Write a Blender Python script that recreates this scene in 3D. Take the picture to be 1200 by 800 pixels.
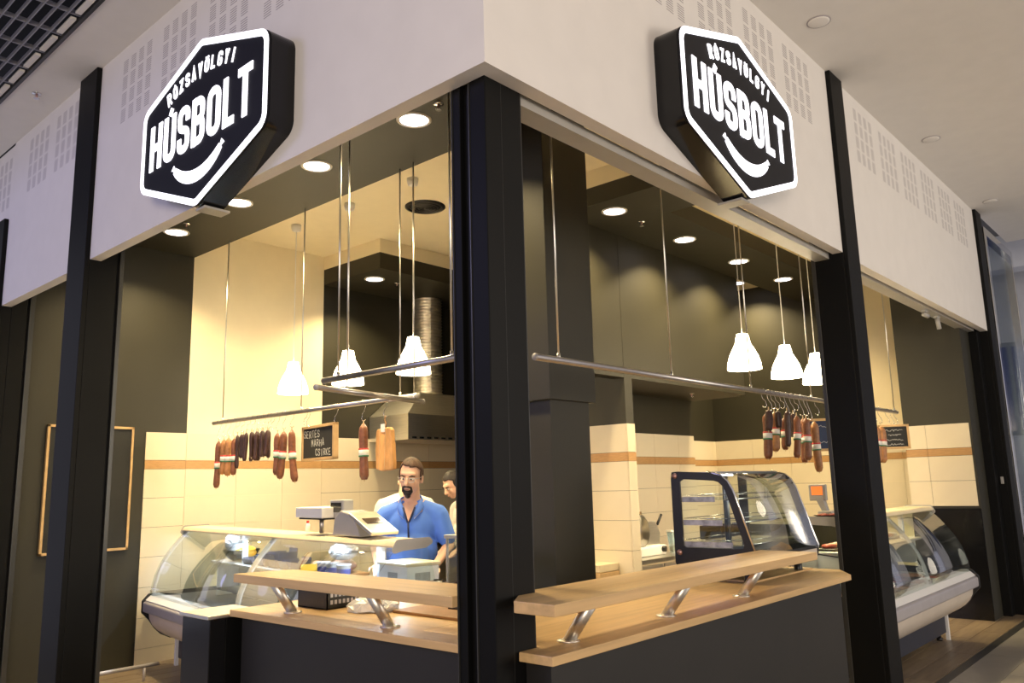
import bpy, math, random
from mathutils import Vector, Matrix
random.seed(7)
for _o in list(bpy.data.objects): bpy.data.objects.remove(_o)
SC = bpy.context.scene
COL = SC.collection
PI = math.pi

# ---------------------------------------------------------------- camera, world, exposure
cam_d = bpy.data.cameras.new('camera'); cam = bpy.data.objects.new('camera', cam_d); COL.objects.link(cam)
cam_d.sensor_width = 36.0; cam_d.lens = 946.23 / 1200 * 36.0; cam_d.clip_start = 0.05; cam_d.clip_end = 200
_h, _p, _r = (math.radians(v) for v in (41.596, 10.046, -1.490))
_fw = Vector((math.cos(_h) * math.cos(_p), math.sin(_h) * math.cos(_p), math.sin(_p)))
_rt = Vector((math.sin(_h), -math.cos(_h), 0)); _up = _rt.cross(_fw)
_r2 = math.cos(_r) * _rt + math.sin(_r) * _up; _u2 = -math.sin(_r) * _rt + math.cos(_r) * _up
_m = Matrix((_r2, _u2, -_fw)).transposed().to_4x4(); _m.translation = (-2.145, -2.010, 1.553)
cam.matrix_world = _m
SC.camera = cam

w = bpy.data.worlds.new('mall_daylight'); SC.world = w; w.use_nodes = True
w.node_tree.nodes['Background'].inputs[0].default_value = (0.80, 0.79, 0.94, 1)
w.node_tree.nodes['Background'].inputs[1].default_value = 0.55
SC.view_settings.view_transform = 'Standard'; SC.view_settings.look = 'None'
SC.view_settings.gamma = 1.0; SC.view_settings.use_curve_mapping = False
SC.view_settings.exposure = 0.0

def lamp(name, kind, loc, energy, color, size=0.3, rot=(0, 0, 0), parent=None, spread=None, spot=None):
    d = bpy.data.lights.new(name, kind); d.energy = energy; d.color = color
    if kind == 'AREA':
        d.shape = 'DISK'; d.size = size
        if spread: d.spread = spread
    elif kind in ('POINT', 'SPOT'):
        d.shadow_soft_size = size
        if spot: d.spot_size = spot; d.spot_blend = 0.6
    o = bpy.data.objects.new(name, d); COL.objects.link(o); o.location = loc; o.rotation_euler = rot
    if parent: o.parent = parent
    return o
WARM = (1.0, 0.77, 0.40)
COOL = (0.50, 0.48, 1.0)
# light of the mall hall, outside the picture: cool atrium daylight on the left-hand walkway,
# lit shopfronts across the mall behind the camera, large mall window along the right-hand walkway
lamp('atrium_window_offscreen', 'AREA', (-7.0, 5.5, 5.2), 170, COOL, 2.5, (0, math.radians(-68), 0))
lamp('shopfronts_opposite_offscreen', 'AREA', (-6.3, -5.0, 2.3), 380, (1.0, 0.82, 0.60), 2.4, Vector((0.76, 0.62, 0.12)).to_track_quat('-Z', 'Y').to_euler())
lamp('mall_window_offscreen', 'AREA', (5.5, -8.8, 2.6), 330, (1.0, 0.89, 0.72), 3.6, (math.radians(90), 0, 0))

# ---------------------------------------------------------------- materials
MATS = {}
def srgb(r, g, b):
    f = lambda c: (c / 255) / 12.92 if c / 255 <= 0.04045 else ((c / 255 + 0.055) / 1.055) ** 2.4
    return (f(r), f(g), f(b))
def mat(name, col, rough=0.5, metal=0.0, var=0.0, vscale=6.0, bump=0.0, bscale=60.0, emit=None, estr=0.0, rnd=0.0, stretch=None, spec=0.5, coat=0.0):
    if name in MATS: return MATS[name]
    m = bpy.data.materials.new(name); m.use_nodes = True; nt = m.node_tree; b = nt.nodes['Principled BSDF']
    b.inputs['Base Color'].default_value = (*col, 1); b.inputs['Roughness'].default_value = rough; b.inputs['Metallic'].default_value = metal
    b.inputs['Specular IOR Level'].default_value = spec
    if coat: b.inputs['Coat Weight'].default_value = coat; b.inputs['Coat Roughness'].default_value = 0.1
    tc = nt.nodes.new('ShaderNodeTexCoord'); mp = nt.nodes.new('ShaderNodeMapping')
    nt.links.new(tc.outputs['Object'], mp.inputs['Vector'])
    if stretch: mp.inputs['Scale'].default_value = stretch
    src = None
    if var:
        n = nt.nodes.new('ShaderNodeTexNoise'); n.inputs['Scale'].default_value = vscale; n.inputs['Detail'].default_value = 5
        nt.links.new(mp.outputs[0], n.inputs['Vector'])
        r = nt.nodes.new('ShaderNodeValToRGB')
        r.color_ramp.elements[0].position = 0.3; r.color_ramp.elements[1].position = 0.7
        r.color_ramp.elements[0].color = (*[c * (1 - var) for c in col], 1); r.color_ramp.elements[1].color = (*[min(1, c * (1 + var)) for c in col], 1)
        nt.links.new(n.outputs['Fac'], r.inputs[0]); src = r.outputs[0]
    if rnd:
        oi = nt.nodes.new('ShaderNodeObjectInfo'); mr = nt.nodes.new('ShaderNodeMapRange'); hs = nt.nodes.new('ShaderNodeHueSaturation')
        mr.inputs['To Min'].default_value = 1 - rnd; mr.inputs['To Max'].default_value = 1 + rnd
        nt.links.new(oi.outputs['Random'], mr.inputs['Value']); nt.links.new(mr.outputs[0], hs.inputs['Value'])
        if src: nt.links.new(src, hs.inputs['Color'])
        else: hs.inputs['Color'].default_value = (*col, 1)
        src = hs.outputs[0]
    if src: nt.links.new(src, b.inputs['Base Color'])
    if bump:
        n2 = nt.nodes.new('ShaderNodeTexNoise'); n2.inputs['Scale'].default_value = bscale; n2.inputs['Detail'].default_value = 4
        nt.links.new(mp.outputs[0], n2.inputs['Vector'])
        bp = nt.nodes.new('ShaderNodeBump'); bp.inputs['Strength'].default_value = bump; bp.inputs['Distance'].default_value = 0.01
        nt.links.new(n2.outputs['Fac'], bp.inputs['Height']); nt.links.new(bp.outputs[0], b.inputs['Normal'])
    if emit:
        b.inputs['Emission Color'].default_value = (*emit, 1); b.inputs['Emission Strength'].default_value = estr
    MATS[name] = m
    return m
def glass(name, tint=(0.93, 0.97, 0.96), refl=0.10):
    if name in MATS: return MATS[name]
    m = bpy.data.materials.new(name); m.use_nodes = True; nt = m.node_tree; nt.nodes.clear()
    o = nt.nodes.new('ShaderNodeOutputMaterial'); t = nt.nodes.new('ShaderNodeBsdfTransparent'); g = nt.nodes.new('ShaderNodeBsdfGlossy')
    mx = nt.nodes.new('ShaderNodeMixShader'); lw = nt.nodes.new('ShaderNodeLayerWeight'); mr = nt.nodes.new('ShaderNodeMapRange')
    t.inputs[0].default_value = (*tint, 1); g.inputs['Roughness'].default_value = 0.03; lw.inputs['Blend'].default_value = 0.25
    mr.inputs['To Min'].default_value = refl * 0.4; mr.inputs['To Max'].default_value = min(1, refl * 5)
    nt.links.new(lw.outputs['Fresnel'], mr.inputs['Value']); nt.links.new(mr.outputs[0], mx.inputs[0])
    nt.links.new(t.outputs[0], mx.inputs[1]); nt.links.new(g.outputs[0], mx.inputs[2]); nt.links.new(mx.outputs[0], o.inputs[0])
    MATS[name] = m
    return m

mat('fascia_white', (0.72, 0.69, 0.66), 0.7, var=0.02, bump=0.04, bscale=200)
mat('mall_white', (0.76, 0.73, 0.69), 0.75, var=0.02)
mat('slot_grey', (0.36, 0.33, 0.34), 0.9, var=0.03)
mat('black_steel', (0.0035, 0.0035, 0.0035), 0.5, var=0.15, vscale=3, spec=0.15)
mat('black_gloss', (0.006, 0.006, 0.007), 0.16, var=0.1, spec=0.35)
mat('black_edge', (0.05, 0.05, 0.048), 0.35, metal=0.4, var=0.1)
mat('dark_paint', (0.023, 0.0210, 0.0120), 0.55, var=0.08, vscale=2.5, bump=0.05, bscale=90)
mat('counter_panel', (0.013, 0.012, 0.0115), 0.45, var=0.15, vscale=3, bump=0.05, bscale=200)
mat('cream_paint', (0.84, 0.74, 0.52), 0.7, var=0.02)
mat('tile_cream', (0.72, 0.64, 0.48), 0.30, rnd=0.02, var=0.015)
mat('tile_tan', (0.47, 0.27, 0.11), 0.35, rnd=0.06, var=0.12, vscale=8, stretch=(2, 2, 14))
mat('grout', (0.62, 0.56, 0.45), 0.9, var=0.05)
mat('wood_beech', (0.56, 0.38, 0.20), 0.38, var=0.14, vscale=2.2, stretch=(1.0, 1.0, 12), bump=0.03, bscale=30)
mat('wood_beech_x', (0.60, 0.40, 0.19), 0.36, var=0.13, vscale=3.0, stretch=(0.7, 11, 11), bump=0.03, bscale=30)
mat('wood_beech_y', (0.60, 0.40, 0.19), 0.36, var=0.13, vscale=3.0, stretch=(11, 0.7, 11), bump=0.03, bscale=30)
mat('wood_frame', (0.55, 0.36, 0.17), 0.5, var=0.15, vscale=9)
mat('floor_brown', (0.20, 0.150, 0.100), 0.35, rnd=0.18, var=0.25, vscale=3, stretch=(0.6, 8, 8), bump=0.05, bscale=20)
mat('floor_grey', (0.24, 0.225, 0.205), 0.28, rnd=0.07, var=0.10, vscale=4)
mat('floor_joint', (0.26, 0.22, 0.17), 0.9, var=0.1)
mat('steel', (0.62, 0.60, 0.56), 0.28, metal=1.0, var=0.06, vscale=20)
mat('steel_brushed', (0.76, 0.73, 0.67), 0.38, metal=1.0, var=0.08, vscale=5, stretch=(1, 1, 25))
mat('chrome', (0.75, 0.75, 0.76), 0.12, metal=1.0, var=0.04)
mat('rail_grey', (0.42, 0.40, 0.39), 0.33, metal=0.9, var=0.06, vscale=15)
mat('white_plastic', (0.80, 0.79, 0.76), 0.4, var=0.02)
mat('grey_plastic', (0.38, 0.37, 0.35), 0.42, var=0.05)
mat('grey_bumper', (0.45, 0.43, 0.46), 0.35, metal=0.3, var=0.06)
mat('beige_panel', (0.58, 0.51, 0.44), 0.4, var=0.04)
mat('case_cream', (0.74, 0.63, 0.42), 0.4, var=0.04)
mat('navy_panel', (0.022, 0.025, 0.040), 0.5, var=0.1)
mat('black_plastic', (0.012, 0.012, 0.013), 0.38, var=0.15, bump=0.1, bscale=80)
mat('arch_white', (0.76, 0.76, 0.76), 0.35, var=0.02)
mat('sign_face', (0.010, 0.010, 0.014), 0.55, var=0.1, spec=0.2)
mat('sign_lit', (1, 1, 1), 0.5, emit=(0.90, 0.90, 1.0), estr=1.7)
mat('downlight_lit', (1, 1, 1), 0.5, emit=(1.0, 0.93, 0.97), estr=9)
mat('pendant_lit', (1, 1, 1), 0.5, emit=(1.0, 0.82, 0.52), estr=19.0)
mat('led_lit', (1, 1, 1), 0.5, emit=(0.62, 0.74, 1.0), estr=4)
mat('blackboard', (0.013, 0.014, 0.015), 0.75, var=0.2, vscale=5)
mat('blueboard', (0.020, 0.035, 0.085), 0.7, var=0.2, vscale=5)
mat('chalk', (0.62, 0.63, 0.60), 0.95, var=0.1, vscale=60)
mat('sausage_tan', (0.33, 0.15, 0.055), 0.45, var=0.25, vscale=30, bump=0.25, bscale=60, rnd=0.10)
mat('sausage_red', (0.17, 0.060, 0.026), 0.42, var=0.30, vscale=30, bump=0.25, bscale=60, rnd=0.12)
mat('sausage_dark', (0.040, 0.015, 0.011), 0.42, var=0.3, vscale=30, bump=0.3, bscale=60, rnd=0.15)
mat('label_white', (0.75, 0.73, 0.68), 0.6, var=0.04, vscale=30)
mat('label_red', (0.55, 0.05, 0.05), 0.6, var=0.05)
mat('label_green', (0.03, 0.15, 0.07), 0.6, var=0.05)
mat('string', (0.55, 0.42, 0.25), 0.8, var=0.1)
mat('bacon', (0.58, 0.30, 0.10), 0.5, var=0.35, vscale=14, bump=0.5, bscale=25, stretch=(1, 1, 0.4))
mat('grid_metal', (0.30, 0.30, 0.34), 0.45, metal=0.3, var=0.05)
mat('void_dark', (0.012, 0.012, 0.014), 0.9, var=0.1)
mat('duct_foil', (0.84, 0.80, 0.72), 0.35, metal=1.0, var=0.1, vscale=20)
mat('skin', (0.74, 0.45, 0.31), 0.5, var=0.06, vscale=12)
mat('shirt_blue', (0.105, 0.25, 0.80), 0.8, var=0.08, vscale=10, bump=0.12, bscale=14)
mat('shirt_trim', (0.02, 0.03, 0.09), 0.8, var=0.05)
mat('shirt_white', (0.72, 0.68, 0.60), 0.8, var=0.04, bump=0.12, bscale=14)
mat('trousers', (0.03, 0.03, 0.04), 0.8, var=0.1)
mat('shoe_black', (0.015, 0.015, 0.015), 0.4, var=0.1)
mat('hair_brown', (0.075, 0.035, 0.018), 0.6, var=0.35, vscale=40, stretch=(1, 1, 0.3), bump=0.4, bscale=80)
mat('hair_black', (0.018, 0.012, 0.010), 0.6, var=0.3, vscale=40, bump=0.4, bscale=80)
mat('eye_white', (0.75, 0.72, 0.68), 0.2, var=0.02)
mat('iris', (0.03, 0.02, 0.015), 0.2, var=0.1)
mat('lips', (0.36, 0.13, 0.10), 0.5, var=0.05)
mat('yellow_paper', (0.80, 0.52, 0.04), 0.6, var=0.05)
mat('tray_blue_black', (0.020, 0.030, 0.075), 0.3, var=0.15)
mat('film', (0.78, 0.78, 0.76), 0.25, var=0.08, vscale=20, bump=0.4, bscale=30, spec=0.8)
mat('meat_red', (0.40, 0.07, 0.04), 0.4, var=0.4, vscale=18, bump=0.3, bscale=30, rnd=0.2)
mat('meat_pale', (0.50, 0.27, 0.16), 0.45, var=0.35, vscale=18, bump=0.3, bscale=30, rnd=0.2)
mat('screen_orange', (0.5, 0.12, 0.02), 0.4, emit=(1.0, 0.22, 0.04), estr=0.9)
mat('screen_dark', (0.015, 0.015, 0.015), 0.2, var=0.1)
mat('price_strip', (0.42, 0.36, 0.44), 0.5, var=0.45, vscale=22)
mat('bolt_cap', (0.45, 0.27, 0.24), 0.35, metal=0.7, var=0.05)
mat('label_blue', (0.05, 0.08, 0.35), 0.5, var=0.05)
mat('board_brown', (0.30, 0.15, 0.05), 0.5, var=0.2, vscale=8)
mat('neighbour_blue', (0.06, 0.08, 0.22), 0.15, var=0.05, vscale=1.5)
mat('far_ceiling', (0.15, 0.15, 0.16), 0.8, var=0.1)
mat('far_white', (0.62, 0.64, 0.70), 0.7, var=0.04)
mat('far_grey', (0.25, 0.27, 0.28), 0.6, var=0.1)
glass('case_glass'); glass('pane_glass', (0.90, 0.95, 0.95), 0.12); glass('clear_film', (0.95, 0.96, 0.97), 0.2)

# ---------------------------------------------------------------- mesh builder
OFF = {}
class MB:
    def __init__(s): s.v = []; s.f = []
    def add(s, vs, fs):
        n = len(s.v); s.v += [tuple(v) for v in vs]; s.f += [tuple(i + n for i in f) for f in fs]; return s
    def box(s, x0, x1, y0, y1, z0, z1, M=None):
        vs = [Vector((x, y, z)) for x in (x0, x1) for y in (y0, y1) for z in (z0, z1)]
        if M: vs = [M @ v for v in vs]
        return s.add(vs, [(0, 1, 3, 2), (4, 6, 7, 5), (0, 4, 5, 1), (2, 3, 7, 6), (0, 2, 6, 4), (1, 5, 7, 3)])
    def prism(s, poly, a, b, axis='z', M=None):
        # poly: 2-D outline, extruded from a to b along axis (x: poly=(y,z), y: poly=(x,z), z: poly=(x,y))
        P = {'x': lambda p, t: (t, p[0], p[1]), 'y': lambda p, t: (p[0], t, p[1]), 'z': lambda p, t: (p[0], p[1], t)}[axis]
        n = len(poly); vs = [Vector(P(p, a)) for p in poly] + [Vector(P(p, b)) for p in poly]
        if M: vs = [M @ v for v in vs]
        return s.add(vs, [tuple(range(n))[::-1], tuple(range(n, 2 * n))] + [(i, (i + 1) % n, n + (i + 1) % n, n + i) for i in range(n)])
    def tube(s, pts, r, n=8, radii=None, closed=False, cap=True):
        pts = [Vector(p) for p in pts]; k = len(pts); rings = []
        t0 = (pts[1] - pts[0]).normalized(); u = t0.orthogonal().normalized()
        for i, p in enumerate(pts):
            if closed: t = (pts[(i + 1) % k] - pts[i - 1]).normalized()
            else: t = (pts[min(i + 1, k - 1)] - pts[max(i - 1, 0)]).normalized()
            u = (u - t * u.dot(t)).normalized(); w_ = t.cross(u); rr = radii[i] if radii else r
            rings.append([p + rr * (math.cos(2 * PI * j / n) * u + math.sin(2 * PI * j / n) * w_) for j in range(n)])
        vs = [v for ring in rings for v in ring]
        fs = [(i * n + j, i * n + (j + 1) % n, ((i + 1) % k) * n + (j + 1) % n, ((i + 1) % k) * n + j) for i in range(k if closed else k - 1) for j in range(n)]
        if cap and not closed: fs += [tuple(range(n))[::-1], tuple((k - 1) * n + j for j in range(n))]
        return s.add(vs, fs)
    def cyl(s, p0, p1, r0, r1=None, n=20): return s.tube([p0, p1], r0, n, [r0, r0 if r1 is None else r1])
    def lathe(s, prof, c=(0, 0, 0), n=24, cap=True):
        k = len(prof); vs = [(c[0] + r * math.cos(2 * PI * j / n), c[1] + r * math.sin(2 * PI * j / n), c[2] + z) for r, z in prof for j in range(n)]
        fs = [(i * n + j, i * n + (j + 1) % n, (i + 1) * n + (j + 1) % n, (i + 1) * n + j) for i in range(k - 1) for j in range(n)]
        if cap: fs += [tuple(range(n))[::-1], tuple((k - 1) * n + j for j in range(n))]
        return s.add(vs, fs)
    def ell(s, c, r, nu=16, nv=10, M=None, keep=None):
        vs = []; fs = []
        for i in range(nv + 1):
            a = -PI / 2 + PI * i / nv
            for j in range(nu):
                b = 2 * PI * j / nu
                vs.append(Vector((c[0] + r[0] * math.cos(a) * math.cos(b), c[1] + r[1] * math.cos(a) * math.sin(b), c[2] + r[2] * math.sin(a))))
        for i in range(nv):
            for j in range(nu):
                q = (i * nu + j, i * nu + (j + 1) % nu, (i + 1) * nu + (j + 1) % nu, (i + 1) * nu + j)
                if keep is None or keep(sum((vs[t] for t in q), Vector()) / 4): fs.append(q)
        if M: vs = [M @ v for v in vs]
        return s.add(vs, fs)
    def cap(s, p0, p1, r0, r1, n=12):   # tapered capsule
        p0 = Vector(p0); p1 = Vector(p1); d = (p1 - p0).normalized(); pts = []; rad = []
        for a in (-80, -45, 0): pts.append(p0 + d * r0 * math.sin(math.radians(a))); rad.append(r0 * math.cos(math.radians(a)))
        for a in (0, 45, 80): pts.append(p1 + d * r1 * math.sin(math.radians(a))); rad.append(r1 * math.cos(math.radians(a)))
        return s.tube(pts, 1, n, rad)
    def sheet(s, path, t, a, b, axis='x'):   # a bent sheet: 2-D path of thickness t extruded along axis
        n = len(path); up = []; dn = []
        for i, p in enumerate(path):
            q0 = path[max(0, i - 1)]; q1 = path[min(n - 1, i + 1)]; d = Vector((q1[0] - q0[0], q1[1] - q0[1])).normalized()
            nn = Vector((-d.y, d.x)) * t / 2; up.append((p[0] + nn.x, p[1] + nn.y)); dn.append((p[0] - nn.x, p[1] - nn.y))
        P = (lambda p, u: (u, p[0], p[1])) if axis == 'x' else (lambda p, u: (p[0], u, p[1]))
        vs = [P(p, a) for p in up] + [P(p, b) for p in up] + [P(p, a) for p in dn] + [P(p, b) for p in dn]; fs = []
        for i in range(n - 1):
            fs += [(i, i + 1, n + i + 1, n + i), (2 * n + i, 3 * n + i, 3 * n + i + 1, 2 * n + i + 1), (i, 2 * n + i, 2 * n + i + 1, i + 1), (n + i, n + i + 1, 3 * n + i + 1, 3 * n + i)]
        fs += [(0, n, 3 * n, 2 * n), (n - 1, 3 * n - 1, 4 * n - 1, 2 * n - 1)]
        return s.add(vs, fs)
    def build(s, name, m, parent=None, smooth=False, bevel=0.0, seg=2):
        me = bpy.data.meshes.new(name)
        if parent is not None: off = OFF.get(parent.name, Vector((0, 0, 0)))
        else:
            xs = [v[0] for v in s.v]; ys = [v[1] for v in s.v]; zs = [v[2] for v in s.v]
            off = Vector(((min(xs) + max(xs)) / 2, (min(ys) + max(ys)) / 2, min(zs)))
        me.from_pydata([tuple(Vector(v) - off) for v in s.v], [], s.f); me.validate()
        me.materials.append(MATS[m])
        if smooth: me.polygons.foreach_set('use_smooth', [True] * len(me.polygons))
        o = bpy.data.objects.new(name, me); COL.objects.link(o)
        if parent is not None: o.parent = parent
        else: o.location = off
        OFF[o.name] = off
        if bevel:
            b = o.modifiers.new('bevel', 'BEVEL'); b.width = bevel; b.segments = seg; b.limit_method = 'ANGLE'; b.angle_limit = math.radians(40)
        return o
def autosmooth(o, deg=40):
    me = o.data; me.polygons.foreach_set('use_smooth', [True] * len(me.polygons))
    try: me.set_sharp_from_angle(angle=math.radians(deg))
    except Exception: pass
    return o
def tag(o, label, cat, group=None, kind=None):
    o['label'] = label; o['category'] = cat
    if group: o['group'] = group
    if kind: o['kind'] = kind
    return o
def thing(name, label, cat, loc=(0, 0, 0), rz=0.0, group=None, local=False):
    o = bpy.data.objects.new(name, None); COL.objects.link(o); o.empty_display_size = 0.1
    o.location = loc; o.rotation_euler = (0, 0, rz); OFF[o.name] = Vector((0, 0, 0)) if local else Vector(loc)
    return tag(o, label, cat, group)
def copy_tree(o, parent=None):
    c = o.copy(); COL.objects.link(c); c.parent = parent
    for ch in list(o.children): copy_tree(ch, c)
    return c
def box(name, m, x0, x1, y0, y1, z0, z1, parent=None, bevel=0.0): return MB().box(x0, x1, y0, y1, z0, z1).build(name, m, parent, bevel=bevel)
def struct(o, label, cat): return tag(o, label, cat, kind='structure')

# ---------------------------------------------------------------- the setting
ZF, ZC, ZM, ZS = 3.196, 4.29, 4.655, 3.967   # fascia bottom, shop ceiling, mall ceiling, dark soffit
T = 0.076
TILE_MESH = {}
def piece(name, m, sx, sy, sz, loc, parent, bev=0.002):
    key = (name, m, round(sx, 4), round(sy, 4), round(sz, 4))
    off = OFF.get(parent.name, Vector((0, 0, 0)))
    if key not in TILE_MESH:
        b = bev; vs = []; fs = []
        mb = MB()
        mb.box(-sx / 2, sx / 2, -sy / 2, sy / 2, -sz / 2, sz / 2)
        me = bpy.data.meshes.new(name); me.from_pydata(mb.v, [], mb.f); me.materials.append(MATS[m]); TILE_MESH[key] = me
    o = bpy.data.objects.new(name, TILE_MESH[key]); COL.objects.link(o); o.parent = parent; o.location = Vector(loc) - off
    return o
def tile_wall(wall, axis, c, a0, a1, ztop, zmin=0.0, wtile=0.55, d=0.010):
    rows = [(ztop - 0.27, ztop, 'c'), (ztop - 0.355, ztop - 0.27, 't')]
    z = ztop - 0.355
    while z > zmin + 0.03:
        rows.append((max(zmin, z - 0.275), z, 'c')); z -= 0.275
    a = a0
    cols = []
    while a < a1 - 0.02:
        cols.append((a, min(a1, a + wtile))); a += wtile
    g = 0.0035
    for (u0, u1) in cols:
        for (z0, z1, k) in rows:
            if z1 - z0 < 0.02: continue
            nm, m = ('wall_tile', 'tile_cream') if k == 'c' else ('border_tile', 'tile_tan')
            su, sz = u1 - u0 - g, z1 - z0 - g
            if axis == 'y': piece(nm, m, su, d, sz, ((u0 + u1) / 2, c - d / 2, (z0 + z1) / 2), wall)
            else: piece(nm, m, d, su, sz, (c - d / 2, (u0 + u1) / 2, (z0 + z1) / 2), wall)
def floor_rows(fl, m, x0, x1, y0, y1, lx, ly, name, d=0.008, skip=None):
    j = 0; y = y0
    while y < y1 - 0.01:
        x = x0 - (lx * 0.37 * j) % lx
        while x < x1 - 0.01:
            u0 = max(x, x0); u1 = min(x + lx, x1); v1 = min(y + ly, y1)
            if u1 - u0 > 0.03 and not (skip and skip((u0 + u1) / 2, (y + v1) / 2)):
                piece(name, m, u1 - u0 - 0.005, v1 - y - 0.005, d, ((u0 + u1) / 2, (y + v1) / 2, -d / 2), fl)
            x += lx
        y += ly; j += 1

fl = struct(box('floor', 'floor_joint', -0.02, 8.95, -0.06, 6.0, -0.12, -0.006), 'brown wood-look plank tile floor inside the butcher shop', 'floor')
floor_rows(fl, 'floor_brown', 0.0, 8.8, -0.05, 5.84, 1.2, 0.198, 'floor_plank')
fm = struct(MB().prism([(-7, -7), (15, -7), (15, -0.13), (-0.10, -0.13), (-0.10, 7.5), (-7, 7.5)], -0.12, -0.006).build('floor', 'floor_joint'), 'polished grey tile floor of the mall walkway', 'floor')
floor_rows(fm, 'floor_grey', 2.0, 12.0, -2.53, -0.13, 1.2, 0.30, 'floor_tile')
floor_rows(fm, 'floor_grey', -2.5, -0.10, 0.0, 7.2, 1.2, 0.60, 'floor_tile')
st = struct(MB().box(-0.10, 15, -0.13, -0.06, -0.12, 0.001).build('trim_1', 'black_edge'), 'dark threshold strip between brown planks and grey tiles', 'trim')

# walls of the shop
wl = struct(box('wall_left', 'dark_paint', 0.265, 1.75, 5.845, 6.0, 0, ZC), 'dark olive painted side wall behind the framed blackboard', 'wall')
tile_wall(wl, 'y', 5.845, 1.34, 1.75, 2.145)
wc = struct(box('wall_left_cream', 'cream_paint', 1.75, 3.36, 5.845, 6.0, 0, ZC), 'cream painted wall with tiled lower half behind the sausages', 'wall')
tile_wall(wc, 'y', 5.845, 1.75, 3.36, 2.145)
wh = struct(box('wall_left_kitchen', 'dark_paint', 3.36, 7.2, 5.845, 6.0, 0, ZC), 'dark painted wall with tiles behind the extractor hood', 'wall')
tile_wall(wh, 'y', 5.845, 3.36, 5.56, 2.145)
wp = struct(box('wall_partition', 'dark_paint', 4.33, 4.46, 2.31, 3.95, 0, ZC), 'short partition wall tiled below and dark above beside the column', 'wall')
tile_wall(wp, 'x', 4.33, 2.31, 3.41, 2.10, zmin=0.3)
tile_wall(wp, 'y', 2.31, 4.322, 4.46, 2.10, zmin=0.3, wtile=0.2)
wn = struct(box('wall_niche', 'dark_paint', 4.46, 7.05, 3.13, 3.28, 0, 2.6), 'tiled back wall of the low slicing niche', 'wall')
tile_wall(wn, 'y', 3.13, 4.46, 7.05, 2.10, zmin=0.5)
wb = struct(box('wall_back', 'dark_paint', 7.05, 8.95, 3.75, 3.9, 0, ZC), 'shaded tiled wall recessed beyond the niche', 'wall')
tile_wall(wb, 'y', 3.75, 7.05, 8.8, 2.10, zmin=0.9)
wk = struct(box('wall_kitchen_end', 'dark_paint', 7.05, 7.2, 3.28, 5.845, 0, ZC), 'dark end wall of the kitchen area', 'wall')
wf = struct(box('wall_far', 'dark_paint', 8.8, 8.95, 1.52, 3.75, 0, ZC), 'far wall painted dark above cream tiles behind the glass cases', 'wall')
tile_wall(wf, 'x', 8.8, 1.52, 3.75, 2.10, zmin=0.9)
wg = struct(box('wall_far_cream', 'cream_paint', 8.8, 8.95, 0.15, 1.52, 0, ZC), 'far wall painted cream above cream tiles', 'wall')
tile_wall(wg, 'x', 8.8, 0.62, 1.52, 2.10, zmin=0.9)
wr = struct(box('wall_right', 'dark_paint', 7.91, 8.3, 0.17, 0.87, 0, ZC), 'near end wall with dark paint over a band of cream tiles', 'wall')
tile_wall(wr, 'x', 7.91, 0.19, 0.87, 2.10, zmin=1.19, wtile=0.45)
box('skirting', 'black_gloss', 7.88, 7.91, 0.17, 0.87, 0.0, 1.17, wr)

# ceilings
struct(box('ceiling', 'cream_paint', T, 8.95, T, 6.0, ZC, ZC + 0.1), 'cream painted ceiling of the butcher shop', 'ceiling')
def soffit(x0, x1, y0, y1, z0, label):
    o = struct(box('ceiling_soffit', 'dark_paint', x0, x1, y0, y1, z0, 4.13), label, 'ceiling')
    box('upper_band', 'cream_paint', x0, x1, y0, y1, 4.13, ZC, o); return o
struct(box('ceiling_soffit', 'dark_paint', 0.245, 1.75, 0.28, 5.842, ZS, ZC - 0.001), 'dark lowered soffit with downlights above the hood-side counter', 'ceiling')
soffit(3.45, 4.12, 0.25, 1.58, ZS, 'dark lowered beam soffit running in from the slicer-side shopfront')
soffit(3.45, 8.8, 1.58, 2.31, ZS, 'dark lowered soffit strip with a row of downlights over the counter')
soffit(3.36, 7.05, 4.80, 5.845, 3.947, 'dark lowered box soffit above the extractor hood')
struct(box('wall_bulkhead', 'dark_paint', 3.85, 6.9, 2.312, 2.45, 2.54, ZC), 'dark bulkhead wall above the slicing niche', 'wall')
struct(box('ceiling_niche', 'dark_paint', 4.46, 7.05, 2.45, 3.13, 2.54, 2.60), 'low dark ceiling of the slicing niche', 'ceiling')

# interior column
cl = thing('column', 'dark square column behind the corner post with a wider upper casing', 'column', (2.05, 1.45, 0))
box('shaft', 'dark_paint', 1.84, 2.25, 1.215, 1.70, 0, 2.10, cl, 0.004)
box('upper_casing', 'dark_paint', 1.81, 2.30, 1.19, 1.725, 2.08, ZC, cl, 0.004)

# fascia with perforated blocks
fa = struct(MB().prism([(0, 0), (T, T), (T, 3.86), (0, 3.86)], ZF, ZM).build('wall_fascia_left', 'fascia_white'), 'white plasterboard fascia above the hood-side counter, carrying one illuminated sign', 'wall')
fb = struct(MB().prism([(0, 0), (3.86, 0), (3.86, T), (T, T)], ZF, ZM).build('wall_fascia_right', 'fascia_white'), 'white plasterboard fascia above the slicer-side counter, carrying one illuminated sign', 'wall')
fc = struct(box('wall_fascia_left_outer', 'fascia_white', 0, T, 4.18, 5.73, ZF - 0.02, ZM), 'white fascia panel over the framed blackboard opening', 'wall')
fd = struct(box('wall_fascia_right_outer', 'fascia_white', 4.12, 8.47, 0, T, ZF - 0.02, ZM), 'long white fascia panel over the meat case opening', 'wall')
fe = struct(box('wall_fascia_left_end', 'fascia_white', 0.015, T, 5.73, 9.5, ZF - 0.02, ZM), 'white fascia panel past the short black post', 'wall')
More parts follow.
